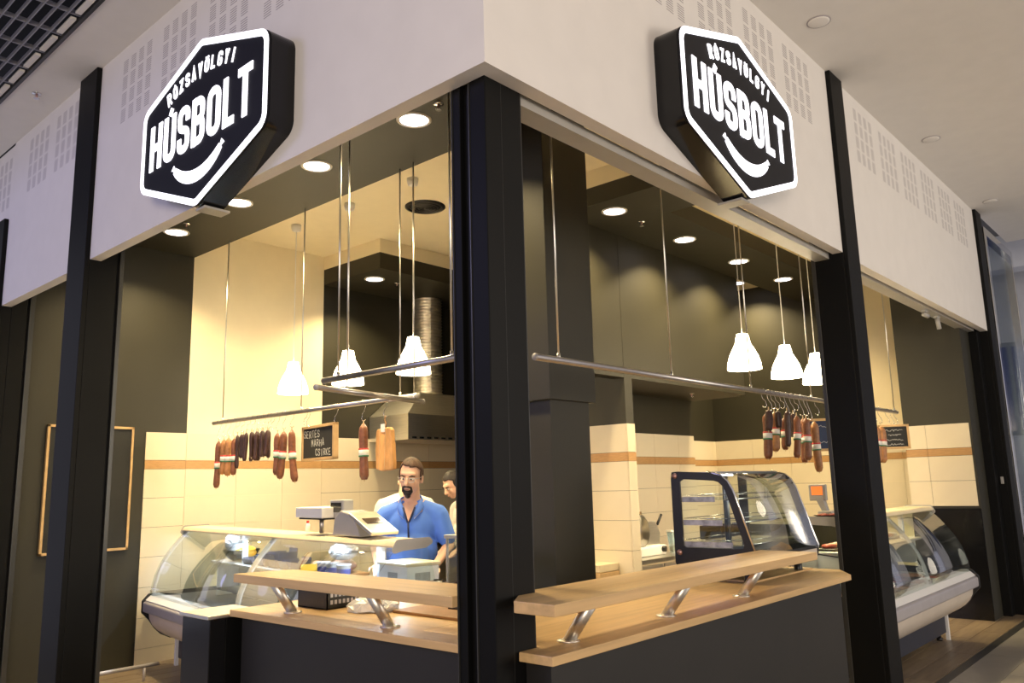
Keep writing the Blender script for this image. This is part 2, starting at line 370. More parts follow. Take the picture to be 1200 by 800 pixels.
def slot_mesh():
    mb = MB()
    for k in range(7): mb.box(-0.036, 0.036, -0.0006, 0.002, -0.046 + k * 0.0147, -0.046 + k * 0.0147 + 0.0055)
    me = bpy.data.meshes.new('perforation_block'); me.from_pydata(mb.v, [], mb.f); me.materials.append(MATS['slot_grey']); return me
SLOT = slot_mesh()
def perforations(wall, side, a0, c=0.0):
    off = OFF[wall.name]
    for i in range(4):
        for j in range(4):
            u = a0 + 0.045 + i * 0.122; z = 4.135 + j * 0.122
            o = bpy.data.objects.new('perforation_block', SLOT); COL.objects.link(o); o.parent = wall; o['kind'] = 'stuff'
            if side == 'L': o.location = Vector((c, u, z)) - off; o.rotation_euler = (0, 0, -PI / 2)
            else: o.location = Vector((u, c, z)) - off
for a in (3.03, 2.42, 1.81, 1.20): perforations(fa, 'L', a)
for a in (4.27, 4.88): perforations(fc, 'L', a)
perforations(fe, 'L', 5.82, 0.015)
for a in (3.04, 2.43, 1.82, 1.21): perforations(fb, 'R', a)
for k in range(6): perforations(fd, 'R', 4.43 + 0.63 * k)
struct(box('trim_2', 'grey_plastic', 0.32, 3.87, 0.105, 0.215, 3.165, 3.215), 'grey shutter track under the fascia over the slicer-side counter', 'trim')
struct(box('trim_3', 'grey_plastic', 4.14, 8.3, 0.105, 0.215, 3.165, 3.215), 'grey shutter track over the meat case opening', 'trim')

# black steel posts of the shopfront
p = thing('steel_post', 'black steel corner post between the two shop openings', 'post', (0.19, 0.17, 0))
box('post_body', 'black_steel', 0.080, 0.300, 0.078, 0.165, 0, ZF + 0.02, p, 0.004)
box('guide_channel', 'black_steel', 0.105, 0.285, 0.165, 0.225, 0, ZF + 0.02, p, 0.003)
box('side_profile', 'black_steel', 0.082, 0.300, 0.225, 0.268, 0, ZF + 0.02, p, 0.003)
box('edge_strip', 'black_edge', 0.078, 0.086, 0.169, 0.174, 0, ZF, p)
box('edge_strip', 'black_edge', 0.076, 0.084, 0.268, 0.272, 0, ZF, p)
box('edge_strip', 'black_edge', 0.300, 0.304, 0.080, 0.086, 0, ZF, p)
box('face_seam', 'black_edge', 0.1755, 0.1765, 0.0775, 0.080, 0, ZF, p)
p = thing('steel_post', 'black steel post between two white fascia panels beside the framed blackboard', 'post', (0.1, 4.02, 0))
box('post_body', 'black_steel', 0.0, 0.19, 3.862, 4.178, 0, ZM - 0.002, p, 0.004)
box('front_fin', 'black_steel', -0.035, 0.0, 3.862, 4.178, 0, ZM - 0.002, p, 0.004)
box('guide_channel', 'black_steel', 0.19, 0.212, 3.885, 4.15, 0, 3.6, p)
box('edge_strip', 'black_edge', 0.212, 0.240, 3.864, 4.17, 0, 3.9, p, 0.002)
p = thing('steel_post', 'short black steel post standing against the dark blackboard wall', 'post', (0.1, 5.79, 0))
box('post_body', 'black_steel', T + 0.002, 0.20, 5.735, 5.842, 0, ZS - 0.002, p, 0.004)
box('front_fin', 'black_steel', -0.035, 0.0, 5.735, 5.99, 0, 3.95, p, 0.004)
box('guide_channel', 'black_steel', 0.0, T, 5.737, 5.985, 0, ZF - 0.022, p)
box('edge_strip', 'black_edge', 0.222, 0.262, 5.735, 5.842, 0, 3.9, p, 0.002)
box('guide_channel', 'black_steel', 0.20, 0.222, 5.76, 5.842, 0, 3.9, p)
p = thing('steel_post', 'black steel post between the counter end and the meat case', 'post', (3.99, 0.1, 0))
box('post_body', 'black_steel', 3.862, 4.118, 0.0, 0.215, 0, ZM - 0.002, p, 0.004)
box('front_fin', 'black_steel', 3.862, 4.118, -0.035, 0.0, 0, ZM - 0.002, p, 0.004)
box('edge_strip', 'black_edge', 3.862, 4.118, 0.215, 0.245, 0, 3.9, p, 0.002)
p = thing('steel_post', 'black steel post next to the chrome framed neighbouring shopfront', 'post', (8.6, 0.1, 0))
box('post_body', 'black_steel', 8.472, 8.74, 0.0, 0.20, 0, ZM - 0.002, p, 0.004)
box('front_fin', 'black_steel', 8.472, 8.74, -0.035, 0.0, 0, ZM - 0.002, p, 0.004)
box('inner_panel', 'black_steel', 8.30, 8.472, 0.08, 0.20, 0, 3.16, p, 0.003)
box('latch', 'grey_plastic', 8.455, 8.472, 0.03, 0.06, 1.42, 1.50, p, 0.003)

# mall ceiling, open grid ceiling
mc = struct(MB().prism([(-0.337, -9), (10.4, -9), (10.4, 0), (0, 0), (0, 9.5), (-0.337, 9.5)], ZM, ZM + 0.08).build('ceiling', 'mall_white'), 'white plaster ceiling of the mall walkway', 'ceiling')
struct(box('ceiling_void', 'void_dark', -6, 4.0, -1.0, 12, 5.6, 5.7), 'dark service void above the open grid ceiling', 'ceiling')
gc = thing('grid_ceiling', 'grey metal open grid ceiling panels at the walkway edge', 'ceiling grid', (-1.8, 4.2, ZM))
for k in range(27):
    x = -0.435 - 0.072 * k; box('grid_bar', 'grid_metal', x - 0.004, x + 0.004, 1.6, 7.0, ZM + 0.005, ZM + 0.035, gc)
for k in range(17):
    y = 1.69 + 0.325 * k; box('cross_bar', 'grid_metal', -2.35, -0.345, y - 0.006, y + 0.006, ZM + 0.015, ZM + 0.045, gc)
box('edge_profile', 'black_edge', -0.360, -0.338, 1.6, 7.0, ZM - 0.012, ZM + 0.05, gc)
for k in range(16):
    y = 1.69 + 0.325 * k; box('edge_plate', 'mall_white', -0.405, -0.37, y + 0.04, y + 0.285, ZM + 0.003, ZM + 0.02, gc)
for k, x in enumerate((-0.95, -1.75)):
    tag(MB().cyl((x, 1.2, 5.0), (x, 7.4, 5.0), 0.11, n=14).build('service_pipe', 'black_steel', smooth=True), 'dark round service pipe above the open ceiling grid', 'pipe', 'service pipes above the grid ceiling')
for x, lb in ((3.14, 'round white ceiling cap above the slicer-side sign'), (5.87, 'round white ceiling cap above the long fascia panel'), (8.29, 'small far round white ceiling cap near the walkway end')):
    cp = thing('ceiling_cap', lb, 'ceiling cap', (x, -0.235, ZM), group='round caps on the walkway ceiling')
    MB().lathe([(0.072, 0.0), (0.072, -0.006), (0.060, -0.010), (0.01, -0.011)], (x, -0.235, ZM), 24).build('cover', 'mall_white', cp, True)
    MB().lathe([(0.080, 0.0), (0.080, -0.004), (0.073, -0.005)], (x, -0.235, ZM), 24).build('rim', 'slot_grey', cp, True)

struct(box('wall_neighbour', 'far_grey', 0.02, 0.12, 6.02, 9.5, 0, ZF - 0.02), 'grey front wall of the neighbouring unit past the short post', 'wall')
# next shopfront and the end of the walkway
ng = thing('glass_shopfront', 'chrome framed glass front of the neighbouring shop past the last post', 'shopfront', (9.6, 0.1, 0))
box('frame_post', 'chrome', 8.76, 8.86, -0.05, 0.05, 0, 4.5, ng, 0.006)
box('frame_post', 'chrome', 10.30, 10.38, -0.05, 0.05, 0, 4.5, ng, 0.006)
box('frame_head', 'chrome', 8.86, 10.30, -0.05, 0.05, 4.40, 4.5, ng, 0.006)
box('pane', 'pane_glass', 8.86, 10.30, -0.006, 0.006, 0.0, 4.40, ng)
box('back_panel', 'neighbour_blue', 8.86, 10.30, 0.05, 0.06, 0.0, 4.40, ng)
struct(box('wall_walkway_end', 'far_white', 15.0, 15.2, -9, 3, 0, 6.0), 'white wall closing the far end of the walkway', 'wall')
struct(box('wall_walkway_side', 'far_white', 10.4, 15.0, 0.9, 1.0, 0, 6.0), 'white side wall beyond the neighbouring glass front', 'wall')
struct(box('ceiling_far', 'far_ceiling', 10.4, 15.0, -9, 3, 5.3, 5.4), 'dark grey ceiling at the far end of the walkway', 'ceiling')
struct(box('trim_4', 'far_white', 12.5, 12.9, -9, 0.9, 4.75, 5.3), 'white ceiling beam across the far walkway', 'trim')
wd = struct(box('window_1', 'far_grey', 14.94, 15.0, -2.4, -0.2, 2.2, 3.9), 'grey framed window high on the far walkway wall', 'window')
for k in range(3): box('pane', 'neighbour_blue', 14.92, 14.938, -2.32 + k * 0.72, -1.68 + k * 0.72, 2.28, 3.82, wd)

# ---------------------------------------------------------------- lights of the shop
def downlight(x, y, z, label, power, col=WARM):
    t = thing('downlight', label, 'downlight', (x, y, z), group='round recessed downlights')
    MB().lathe([(0.118, 0.0), (0.118, -0.006), (0.098, -0.010), (0.094, -0.004)], (x, y, z), 28, cap=False).build('rim', 'white_plastic', t, True)
    MB().lathe([(0.097, -0.002), (0.06, -0.006), (0.002, -0.007)], (x, y, z), 28, cap=False).build('lens', 'downlight_lit', t, True)
    lamp('downlight_beam', 'AREA', (0, 0, -0.02), power, col, 0.19, (0, 0, 0), t, math.radians(125))
    return t
for i, y in enumerate((1.80, 2.91, 4.03, 5.155)):
    downlight(1.22, y, ZS, ('round downlight in the dark soffit next to the corner post', 'round downlight second from the corner post in the dark soffit', 'round downlight in the dark soffit third from the corner post', 'round downlight in the dark soffit nearest the side wall')[i], 42)
for i, x in enumerate((3.725, 4.97, 6.17, 7.36)):
    downlight(x, 1.92, ZS, ('round downlight where the dark beam meets the dark strip', 'round downlight in the dark strip one along from the beam', 'round downlight in the dark strip two along from the beam', 'round downlight in the dark strip nearest the far wall')[i], 42)
downlight(3.62, 5.22, 3.947, 'round downlight under the dark box above the extractor hood', 45)
downlight(8.35, 3.0, ZC, 'small far downlight beyond the dark bulkhead', 60)

def sprinkler(x, y, z, label):
    t = thing('sprinkler', label, 'sprinkler', (x, y, z), group='ceiling sprinklers')
    MB().lathe([(0.036, 0.0), (0.034, -0.006), (0.014, -0.010)], (x, y, z), 18).build('escutcheon', 'chrome', t, True)
    MB().cyl((x, y, z - 0.008), (x, y, z - 0.038), 0.010, 0.008, 10).build('body', 'bolt_cap', t, True)
    MB().lathe([(0.021, -0.038), (0.021, -0.041)], (x, y, z), 14).build('deflector', 'chrome', t)
sprinkler(-0.194, 4.62, ZM, 'small sprinkler on the white mall ceiling by the grid panels')
sprinkler(1.18, 1.52, ZS, 'chrome sprinkler in the dark soffit next to the corner post')
sprinkler(1.17, 4.86, ZS, 'chrome sprinkler in the dark soffit near the side wall')
sprinkler(3.94, 5.20, 3.947, 'chrome sprinkler under the dark box above the hood')
sprinkler(4.17, 1.92, ZS, 'chrome sprinkler between two downlights in the dark strip')
sprinkler(6.2, 2.64, 2.54, 'chrome sprinkler in the low niche ceiling')

v = thing('air_vent', 'round black ceiling air vent with concentric rings', 'air vent', (3.03, 3.69, ZC))
MB().lathe([(0.20, 0), (0.20, -0.010), (0.165, -0.022), (0.160, -0.006)], (3.03, 3.69, ZC), 32, cap=False).build('outer_ring', 'black_plastic', v, True)
for r_ in (0.145, 0.112, 0.080, 0.050):
    MB().lathe([(r_, -0.004), (r_, -0.016), (r_ - 0.022, -0.022), (r_ - 0.024, -0.010)], (3.03, 3.69, ZC), 32, cap=False).build('louvre_ring', 'black_plastic', v, True)
MB().lathe([(0.02, 0), (0.022, -0.022), (0.002, -0.026)], (3.03, 3.69, ZC), 16).build('hub', 'black_plastic', v, True)
MB().lathe([(0.16, -0.001), (0.001, -0.002)], (3.03, 3.69, ZC), 24, cap=False).build('back_plate', 'void_dark', v)

def pendant(x, y, label):
    t = thing('pendant_lamp', label, 'pendant lamp', (x, y, 0), local=True, group='white bell pendant lamps')
    MB().lathe([(0.052, ZC), (0.052, ZC - 0.030), (0.044, ZC - 0.062), (0.020, ZC - 0.072)], (0, 0, 0), 20).build('ceiling_rose', 'white_plastic', t, True)
    MB().cyl((0, 0, ZC - 0.07), (0, 0, 2.83), 0.0045, n=8).build('cord', 'white_plastic', t)
    pr = [(0.028, 2.838), (0.050, 2.835), (0.058, 2.800), (0.068, 2.750), (0.095, 2.700), (0.125, 2.640), (0.145, 2.570), (0.150, 2.515), (0.146, 2.515), (0.140, 2.57), (0.12, 2.635), (0.09, 2.69), (0.05, 2.75), (0.04, 2.82)]
    MB().lathe(pr, (0, 0, 0), 28, cap=False).build('shade', 'pendant_lit', t, True)
    b = MB().ell((0, 0, 2.66), (0.032, 0.032, 0.042), 12, 8).build('bulb', 'pendant_lit', t, True)
    lamp('pendant_glow', 'POINT', (0, 0, 2.575), 8, WARM, 0.04, parent=t)
    return t
pendant(2.45, 3.215, 'white bell pendant lamp in front of the foil duct')
pendant(2.45, 4.14, 'white bell pendant lamp in front of the dark wall edge')
pendant(2.45, 5.05, 'white bell pendant lamp in front of the cream wall')
pendant(4.60, 1.20, 'white bell pendant lamp over the counter, first from the column')
pendant(5.515, 1.20, 'white bell pendant lamp over the counter, second from the column')
pendant(6.285, 1.20, 'white bell pendant lamp over the counter, third from the column')

# ---------------------------------------------------------------- hanging rails and rods
def rail(name, p0, p1, label, r=0.019):
    t = thing(name, label, 'hanging rail', tuple((Vector(p0) + Vector(p1)) / 2))
    MB().cyl(p0, p1, r, n=16).build('tube', 'rail_grey', t, True)
    d = (Vector(p1) - Vector(p0)).normalized()
    for q, s_ in ((Vector(p0), -1), (Vector(p1), 1)):
        MB().cyl(q, q + d * s_ * 0.006, r * 1.06, n=16).build('end_cap', 'grey_plastic', t, True)
    return t
def rods(t, spots, zt, r=0.0055):
    for x, y, zb in spots:
        MB().cyl((x, y, zb), (x, y, zt if not isinstance(zt, dict) else zt[(x, y)]), r, n=8).build('hanging_rod', 'steel', t, True)
        MB().cyl((x, y, zb - 0.004), (x, y, zb + 0.04), 0.010, n=8).build('rod_clamp', 'steel', t, True)
ra = rail('hanging_rail', (0.72, 0.55, 2.20), (0.72, 2.06, 2.20), 'steel tube rail over the hood-side counter ending at the cross rail')
rods(ra, [(0.72, 0.95, 2.20), (0.72, 1.92, 2.20)], ZS)
rb = rail('hanging_rail', (0.70, 2.11, 2.165), (1.80, 2.38, 2.165), 'short slanting steel cross rail joining the two hood-side rails')
rods(rb, [(0.98, 2.18, 2.165), (1.70, 2.355, 2.165)], ZS)
rc = rail('hanging_rail', (1.71, 2.33, 2.20), (1.71, 5.23, 2.20), 'long steel rail with hooks carrying sausages over the hood-side case')
rods(rc, [(1.71, 2.52, 2.20), (1.71, 3.785, 2.20), (1.71, 5.07, 2.20)], ZS)
rd = rail('hanging_rail', (1.09, 0.70, 2.215), (7.13, 0.70, 2.215), 'long steel rail over the slicer-side counter and glass case')
rods(rd, [(1.29, 0.70, 2.215), (2.475, 0.70, 2.215), (3.63, 0.70, 2.215), (4.80, 0.70, 2.215), (7.06, 0.70, 2.215)], {(1.29, 0.70): ZS, (2.475, 0.70): ZC, (3.63, 0.70): ZS, (4.80, 0.70): ZC, (7.06, 0.70): ZC})

# ---------------------------------------------------------------- illuminated hexagonal signs
def fillet(poly, r, n=6, closed=True):
    out = []; k = len(poly)
    for i, p in enumerate(poly):
        if not closed and i in (0, k - 1): out.append(Vector(p)); continue
        p = Vector(p); a = Vector(poly[i - 1]) - p; b = Vector(poly[(i + 1) % k]) - p
        la, lb = a.length, b.length; a.normalize(); b.normalize(); ang = a.angle(b)
        if ang > PI - 0.05: out.append(p); continue
        d = min(r / math.tan(ang / 2), la * 0.49, lb * 0.49); rr = d * math.tan(ang / 2)
        c = p + (a + b).normalized() * (rr / math.sin(ang / 2)); s0 = p + a * d; s1 = p + b * d
        a0 = math.atan2(s0.y - c.y, s0.x - c.x); a1 = math.atan2(s1.y - c.y, s1.x - c.x); da = (a1 - a0 + PI) % (2 * PI) - PI
        for j in range(n + 1): out.append(c + rr * Vector((math.cos(a0 + da * j / n), math.sin(a0 + da * j / n))))
    return out
def stroke(mb, pts, wd, z0, z1, closed=False):
    # flat ribbon of width wd along a 2-D path, given thickness from z0 to z1 (local x right, y up, z out of the face)
    pts = [Vector(p) for p in pts]; k = len(pts); L = []; Rr = []
    for i, p in enumerate(pts):
        if closed or 0 < i < k - 1:
            d0 = (p - pts[i - 1]).normalized(); d1 = (pts[(i + 1) % k] - p).normalized(); t = (d0 + d1)
            t = t.normalized() if t.length > 1e-6 else d1
            n = Vector((-t.y, t.x)); c = max(0.35, n.dot(Vector((-d1.y, d1.x)))); off = n * (wd / 2 / c)
        else:
            d = (pts[1] - p if i == 0 else p - pts[i - 1]).normalized(); off = Vector((-d.y, d.x)) * wd / 2
        L.append(p + off); Rr.append(p - off)
    vs = [(q.x, q.y, z) for z in (z0, z1) for S in (L, Rr) for q in S]; fs = []
    m = k if closed else k - 1
    for i in range(m):
        j = (i + 1) % k
        fs += [(2 * k + i, 3 * k + i, 3 * k + j, 2 * k + j), (i, j, k + j, k + i), (i, 2 * k + i, 2 * k + j, j), (k + i, k + j, 3 * k + j, 3 * k + i)]
    if not closed: fs += [(0, k, 3 * k, 2 * k), (k - 1, 3 * k - 1, 4 * k - 1, 2 * k - 1)]
    mb.add(vs, fs)
GL = {  # centre-line strokes in a unit box; 'c' closed, 'r' rounded, 's' sharp
 'H': [('s', [(0, -.1), (0, 1.1)]), ('s', [(1, -.1), (1, 1.1)]), ('s', [(0, .5), (1, .5)])],
 'U': [('r', [(0, 1.1), (0, 0), (1, 0), (1, 1.1)])],
 'S': [('r', [(1, .70), (1, 1), (0, 1), (0, .56), (1, .44), (1, 0), (0, 0), (0, .30)])],
 'B': [('s', [(0, -.1), (0, 1.1)]), ('r', [(0, 1), (.96, 1), (.96, .52), (0, .52)]), ('r', [(0, .52), (1, .52), (1, 0), (0, 0)])],
 'O': [('c', [(0, 0), (1, 0), (1, 1), (0, 1)])],
 'L': [('s', [(0, 1.1), (0, 0), (1.05, 0)])],
 'T': [('s', [(-.15, 1), (1.15, 1)]), ('s', [(.5, 1), (.5, -.1)])],
 'R': [('s', [(0, -.1), (0, 1.1)]), ('r', [(0, 1), (1, 1), (1, .48), (0, .48)]), ('s', [(.45, .48), (1.05, -.1)])],
 'Z': [('s', [(0, 1), (1, 1), (0, 0), (1, 0)])],
 'A': [('s', [(0, -.1), (.5, 1.05), (1, -.1)]), ('s', [(.2, .3), (.8, .3)])],
 'V': [('s', [(0, 1.1), (.5, -.05), (1, 1.1)])],
 'G': [('r', [(1, .72), (1, 1), (0, 1), (0, 0), (1, 0), (1, .45)]), ('s', [(.5, .45), (1.1, .45)])],
 'Y': [('s', [(0, 1.1), (.5, .5), (1, 1.1)]), ('s', [(.5, .5), (.5, -.1)])],
 'I': [('s', [(.5, -.1), (.5, 1.1)])],
 'E': [('s', [(1, 1), (0, 1), (0, 0), (1, 0)]), ('s', [(0, .5), (.8, .5)])],
 'M': [('s', [(0, -.1), (.05, 1), (.5, .35), (.95, 1), (1, -.1)])],
 'K': [('s', [(0, -.1), (0, 1.1)]), ('s', [(1, 1.05), (.1, .5), (1, -.05)])],
 'C': [('r', [(1, .75), (1, 1), (0, 1), (0, 0), (1, 0), (1, .25)])],
 'N': [('s', [(0, -.1), (0, 1), (1, 0), (1, 1.1)])],
}
def glyph(mb, ch, x, y, wd, ht, t, z0, z1, rot=0.0, skew=0.0, acc=None):
    cx, cy = x + wd / 2, y + ht / 2
    def place(p):
        q = Vector((x + t / 2 + p[0] * (wd - t) - cx, y + t / 2 + p[1] * (ht - t) - cy)); q.x += skew * q.y
        q.rotate(Matrix.Rotation(rot, 2)); return Vector((q.x + cx, q.y + cy))
    for k, path in GL[ch]:
        path = [(u, min(max(v_, -t / 2 / (ht - t)), 1 + t / 2 / (ht - t)) if v_ in (-.1, 1.1) else v_) for u, v_ in path]
        P = [place(p) for p in path]
        if k == 's': stroke(mb, P, t, z0, z1)
        elif k == 'r': stroke(mb, fillet(P, (wd - t) * 0.42, 5, False), t, z0, z1)
        else: stroke(mb, fillet(P, (wd - t) * 0.46, 5, True), t, z0, z1, True)
    if acc == "'": stroke(mb, [place((.45, 1.09)), place((.70, 1.27))], t * 0.75, z0, z1)
    if acc == ':':
        for u in (.15, .85): stroke(mb, [place((u, 1.10)), place((u, 1.10 + t / ht * 0.9))], t * 0.8, z0, z1)
def sign(label, loc, rz):
    # local frame: x to the viewer's right, -y out of the wall, z up; centre at loc on the wall plane
    t = thing('hexagon_sign', label, 'sign', loc, rz, 'illuminated hexagon shop signs', local=True)
    HW = 0.705; D = 0.15
    hexa = [(-HW, -0.245), (0, -0.505), (HW, -0.245), (HW, 0.255), (0, 0.485), (-HW, 0.255)]
    out = fillet(hexa, 0.085, 8); inn = fillet([(p[0] * 0.935, p[1] * 0.935) for p in hexa], 0.065, 8)
    MB().prism([(p.x, p.y) for p in out], -D + 0.012, 0.0, 'y').build('casing', 'black_gloss', t)
    MB().prism([(p.x * 0.995, p.y * 0.995) for p in out], -D, -D + 0.012, 'y').build('face_plate', 'sign_face', t)
    RM = Matrix.Rotation(PI / 2, 4, 'X')   # (x, y, z) -> (x, -z, y): text plane onto the face
    def place(mb, name, m='sign_lit', parent=t):
        mb.v = [tuple(RM @ Vector(v)) for v in mb.v]
        return mb.build(name, m, parent)
    mb = MB(); ring = [(a + b) / 2 for a, b in zip(out, inn)]
    stroke(mb, [Vector((p[0] * 0.965, p[1] * 0.965)) if False else p for p in fillet([(p[0] * 0.965, p[1] * 0.957) for p in hexa], 0.075, 8)], 0.037, D - 0.001, D + 0.004, True); place(mb, 'border_line')
    # main word
    word = [('H', None), ('U', "'"), ('S', None), ('B', None), ('O', None), ('L', None), ('T', None)]
    wds = {'L': 0.138, 'T': 0.160, 'H': 0.152, 'S': 0.145}; x = -0.585
    for ch, acc in word:
        wd = wds.get(ch, 0.148); mb = MB(); x -= 0.018 if ch == 'T' else 0.0; glyph(mb, ch, x, -0.147, wd - 0.006, 0.283, 0.046, D - 0.001, D + 0.005, acc=acc); place(mb, 'letter'); x += wd + 0.0225
    # arched upper word
    arc = [('R', None), ('O', "'"), ('Z', None), ('S', None), ('A', None), ('V', None), ('O', ':'), ('L', None), ('G', None), ('Y', None), ('I', None)]
    for i, (ch, acc) in enumerate(arc):
        u = -0.370 + i * 0.0735; Rr = 1.15; a = u / Rr; cx = Rr * math.sin(a); cy = 0.305 - Rr * (1 - math.cos(a)) * 0.95
        mb = MB(); glyph(mb, ch, cx - 0.025, cy - 0.045, 0.048, 0.082, 0.0145, D - 0.001, D + 0.004, rot=-a, acc=acc); place(mb, 'letter')
    # sausage emblem: a curved sausage with tied ends
    top = []; low = []; SR_ = 0.390; cz_ = 0.066
    for k in range(17):
        a = math.radians(229 + 82 * k / 16); hw_ = 0.037 * (math.sin(PI * (k + 1.0) / 18)) ** 0.35
        top.append(((SR_ - hw_) * math.cos(a), cz_ + (SR_ - hw_) * math.sin(a))); low.append(((SR_ + hw_) * math.cos(a), cz_ + (SR_ + hw_) * math.sin(a)))
    mb = MB(); mb.prism((top + low[::-1])[::-1], D - 0.001, D + 0.004, 'z')
    for s_, a in ((-1, 229), (1, 311)):
        ex, ey = SR_ * math.cos(math.radians(a)), cz_ + SR_ * math.sin(math.radians(a))
        tri = [(ex - s_ * 0.010, ey - 0.008), (ex + s_ * 0.010, ey + 0.034), (ex + s_ * 0.038, ey + 0.008)]
        mb.prism(tri if s_ < 0 else tri[::-1], D - 0.001, D + 0.004, 'z')
    place(mb, 'sausage_emblem')
    MB().box(-0.05, 0.05, -D + 0.03, 0.03, -0.512, -0.498).build('bottom_bracket', 'grey_plastic', t, bevel=0.003)
    return t
sign('illuminated black hexagon sign with white lettering above the hood-side counter', (0.0, 2.035, 3.585), -PI / 2)
sign('illuminated black hexagon sign with white lettering above the slicer-side counter', (2.005, 0.0, 3.605), 0.0)

# ---------------------------------------------------------------- counters
zl, zu = 0.945, 1.145
c = thing('counter', 'beech topped black counter on the slicer side of the corner post', 'counter', (1.7, 0.3, 0))
MB().prism([(0.195, -0.087), (3.16, -0.087), (3.41, 0.07), (3.41, 0.72), (0.31, 0.72), (0.31, 0.074), (0.195, 0.074)], zl - 0.034, zl).build('worktop', 'wood_beech_x', c, bevel=0.003)
MB().prism([(0.235, -0.045), (3.08, -0.045), (3.36, 0.10), (3.36, 0.66), (0.36, 0.66), (0.36, 0.074), (0.235, 0.074)], 0.0, zl - 0.034).build('front_panel', 'counter_panel', c)
sh = MB().prism([(0.084, -0.195), (2.385, -0.195), (2.385, 0.135), (0.31, 0.135), (0.31, 0.075), (0.20, 0.075), (0.084, -0.007)], zu - 0.042, zu).build('raised_shelf', 'wood_beech_x', c, bevel=0.003)
def support(par, base, lean):
    b = Vector(base); tp = b + Vector(lean)
    o = MB().cyl(b, tp, 0.024, n=18).build('slanted_support', 'steel_brushed', par, True)
    MB().lathe([(0.045, 0.0), (0.045, 0.006), (0.026, 0.009)], tuple(b), 20).build('flange', 'steel_brushed', o, True)
for x in (0.456, 1.18, 1.93): support(c, (x, 0.045, zl), (0, -0.125, zu - zl - 0.04))
box('inner_panel', 'wood_beech', 1.02, 2.42, 0.55, 0.57, zl, zl + 0.06, c, 0.002)
c = thing('counter', 'beech topped black counter on the hood side of the corner post', 'counter', (0.6, 1.2, 0))
MB().prism([(0.170, 0.274), (0.31, 0.274), (0.31, 0.722), (0.93, 0.722), (0.93, 1.73), (0.68, 1.73), (0.68, 2.06), (0.150, 2.06)], zl - 0.034, zl).build('worktop', 'wood_beech_y', c, bevel=0.003)
MB().prism([(0.205, 0.274), (0.36, 0.274), (0.36, 0.722), (0.90, 0.722), (0.90, 1.70), (0.66, 1.70), (0.66, 2.00), (0.19, 2.00)], 0.0, zl - 0.034).build('front_panel', 'counter_panel', c)
MB().prism([(0.050, 0.274), (0.345, 0.274), (0.345, 1.78), (0.060, 1.875)], zu - 0.042, zu).build('raised_shelf', 'wood_beech_y', c, bevel=0.003)
for y in (1.665, 0.905): support(c, (0.275, y, zl), (-0.115, 0, zu - zl - 0.04))
pd = thing('end_pedestal', 'black gloss pedestal with steel top closing the hood-side counter', 'pedestal', (0.12, 2.12, 0))
box('body', 'black_gloss', 0.045, 0.135, 2.065, 2.36, 0, 0.905, pd, 0.004)
box('side_panel', 'black_steel', 0.135, 0.34, 2.065, 2.10, 0, 0.905, pd, 0.003)
box('top_plate', 'steel_brushed', 0.03, 0.345, 2.063, 2.37, 0.905, 0.925, pd, 0.004)
br = thing('floor_rail', 'low steel bumper rail in front of the dark wall', 'bumper rail', (0.6, 5.14, 0))
MB().cyl((0.02, 5.14, 0.125), (1.24, 5.14, 0.125), 0.017, n=14).build('tube', 'grey_bumper', br, True)
for x in (0.30, 1.12): MB().cyl((x, 5.14, 0), (x, 5.14, 0.12), 0.012, n=12).build('leg', 'grey_bumper', br, True)

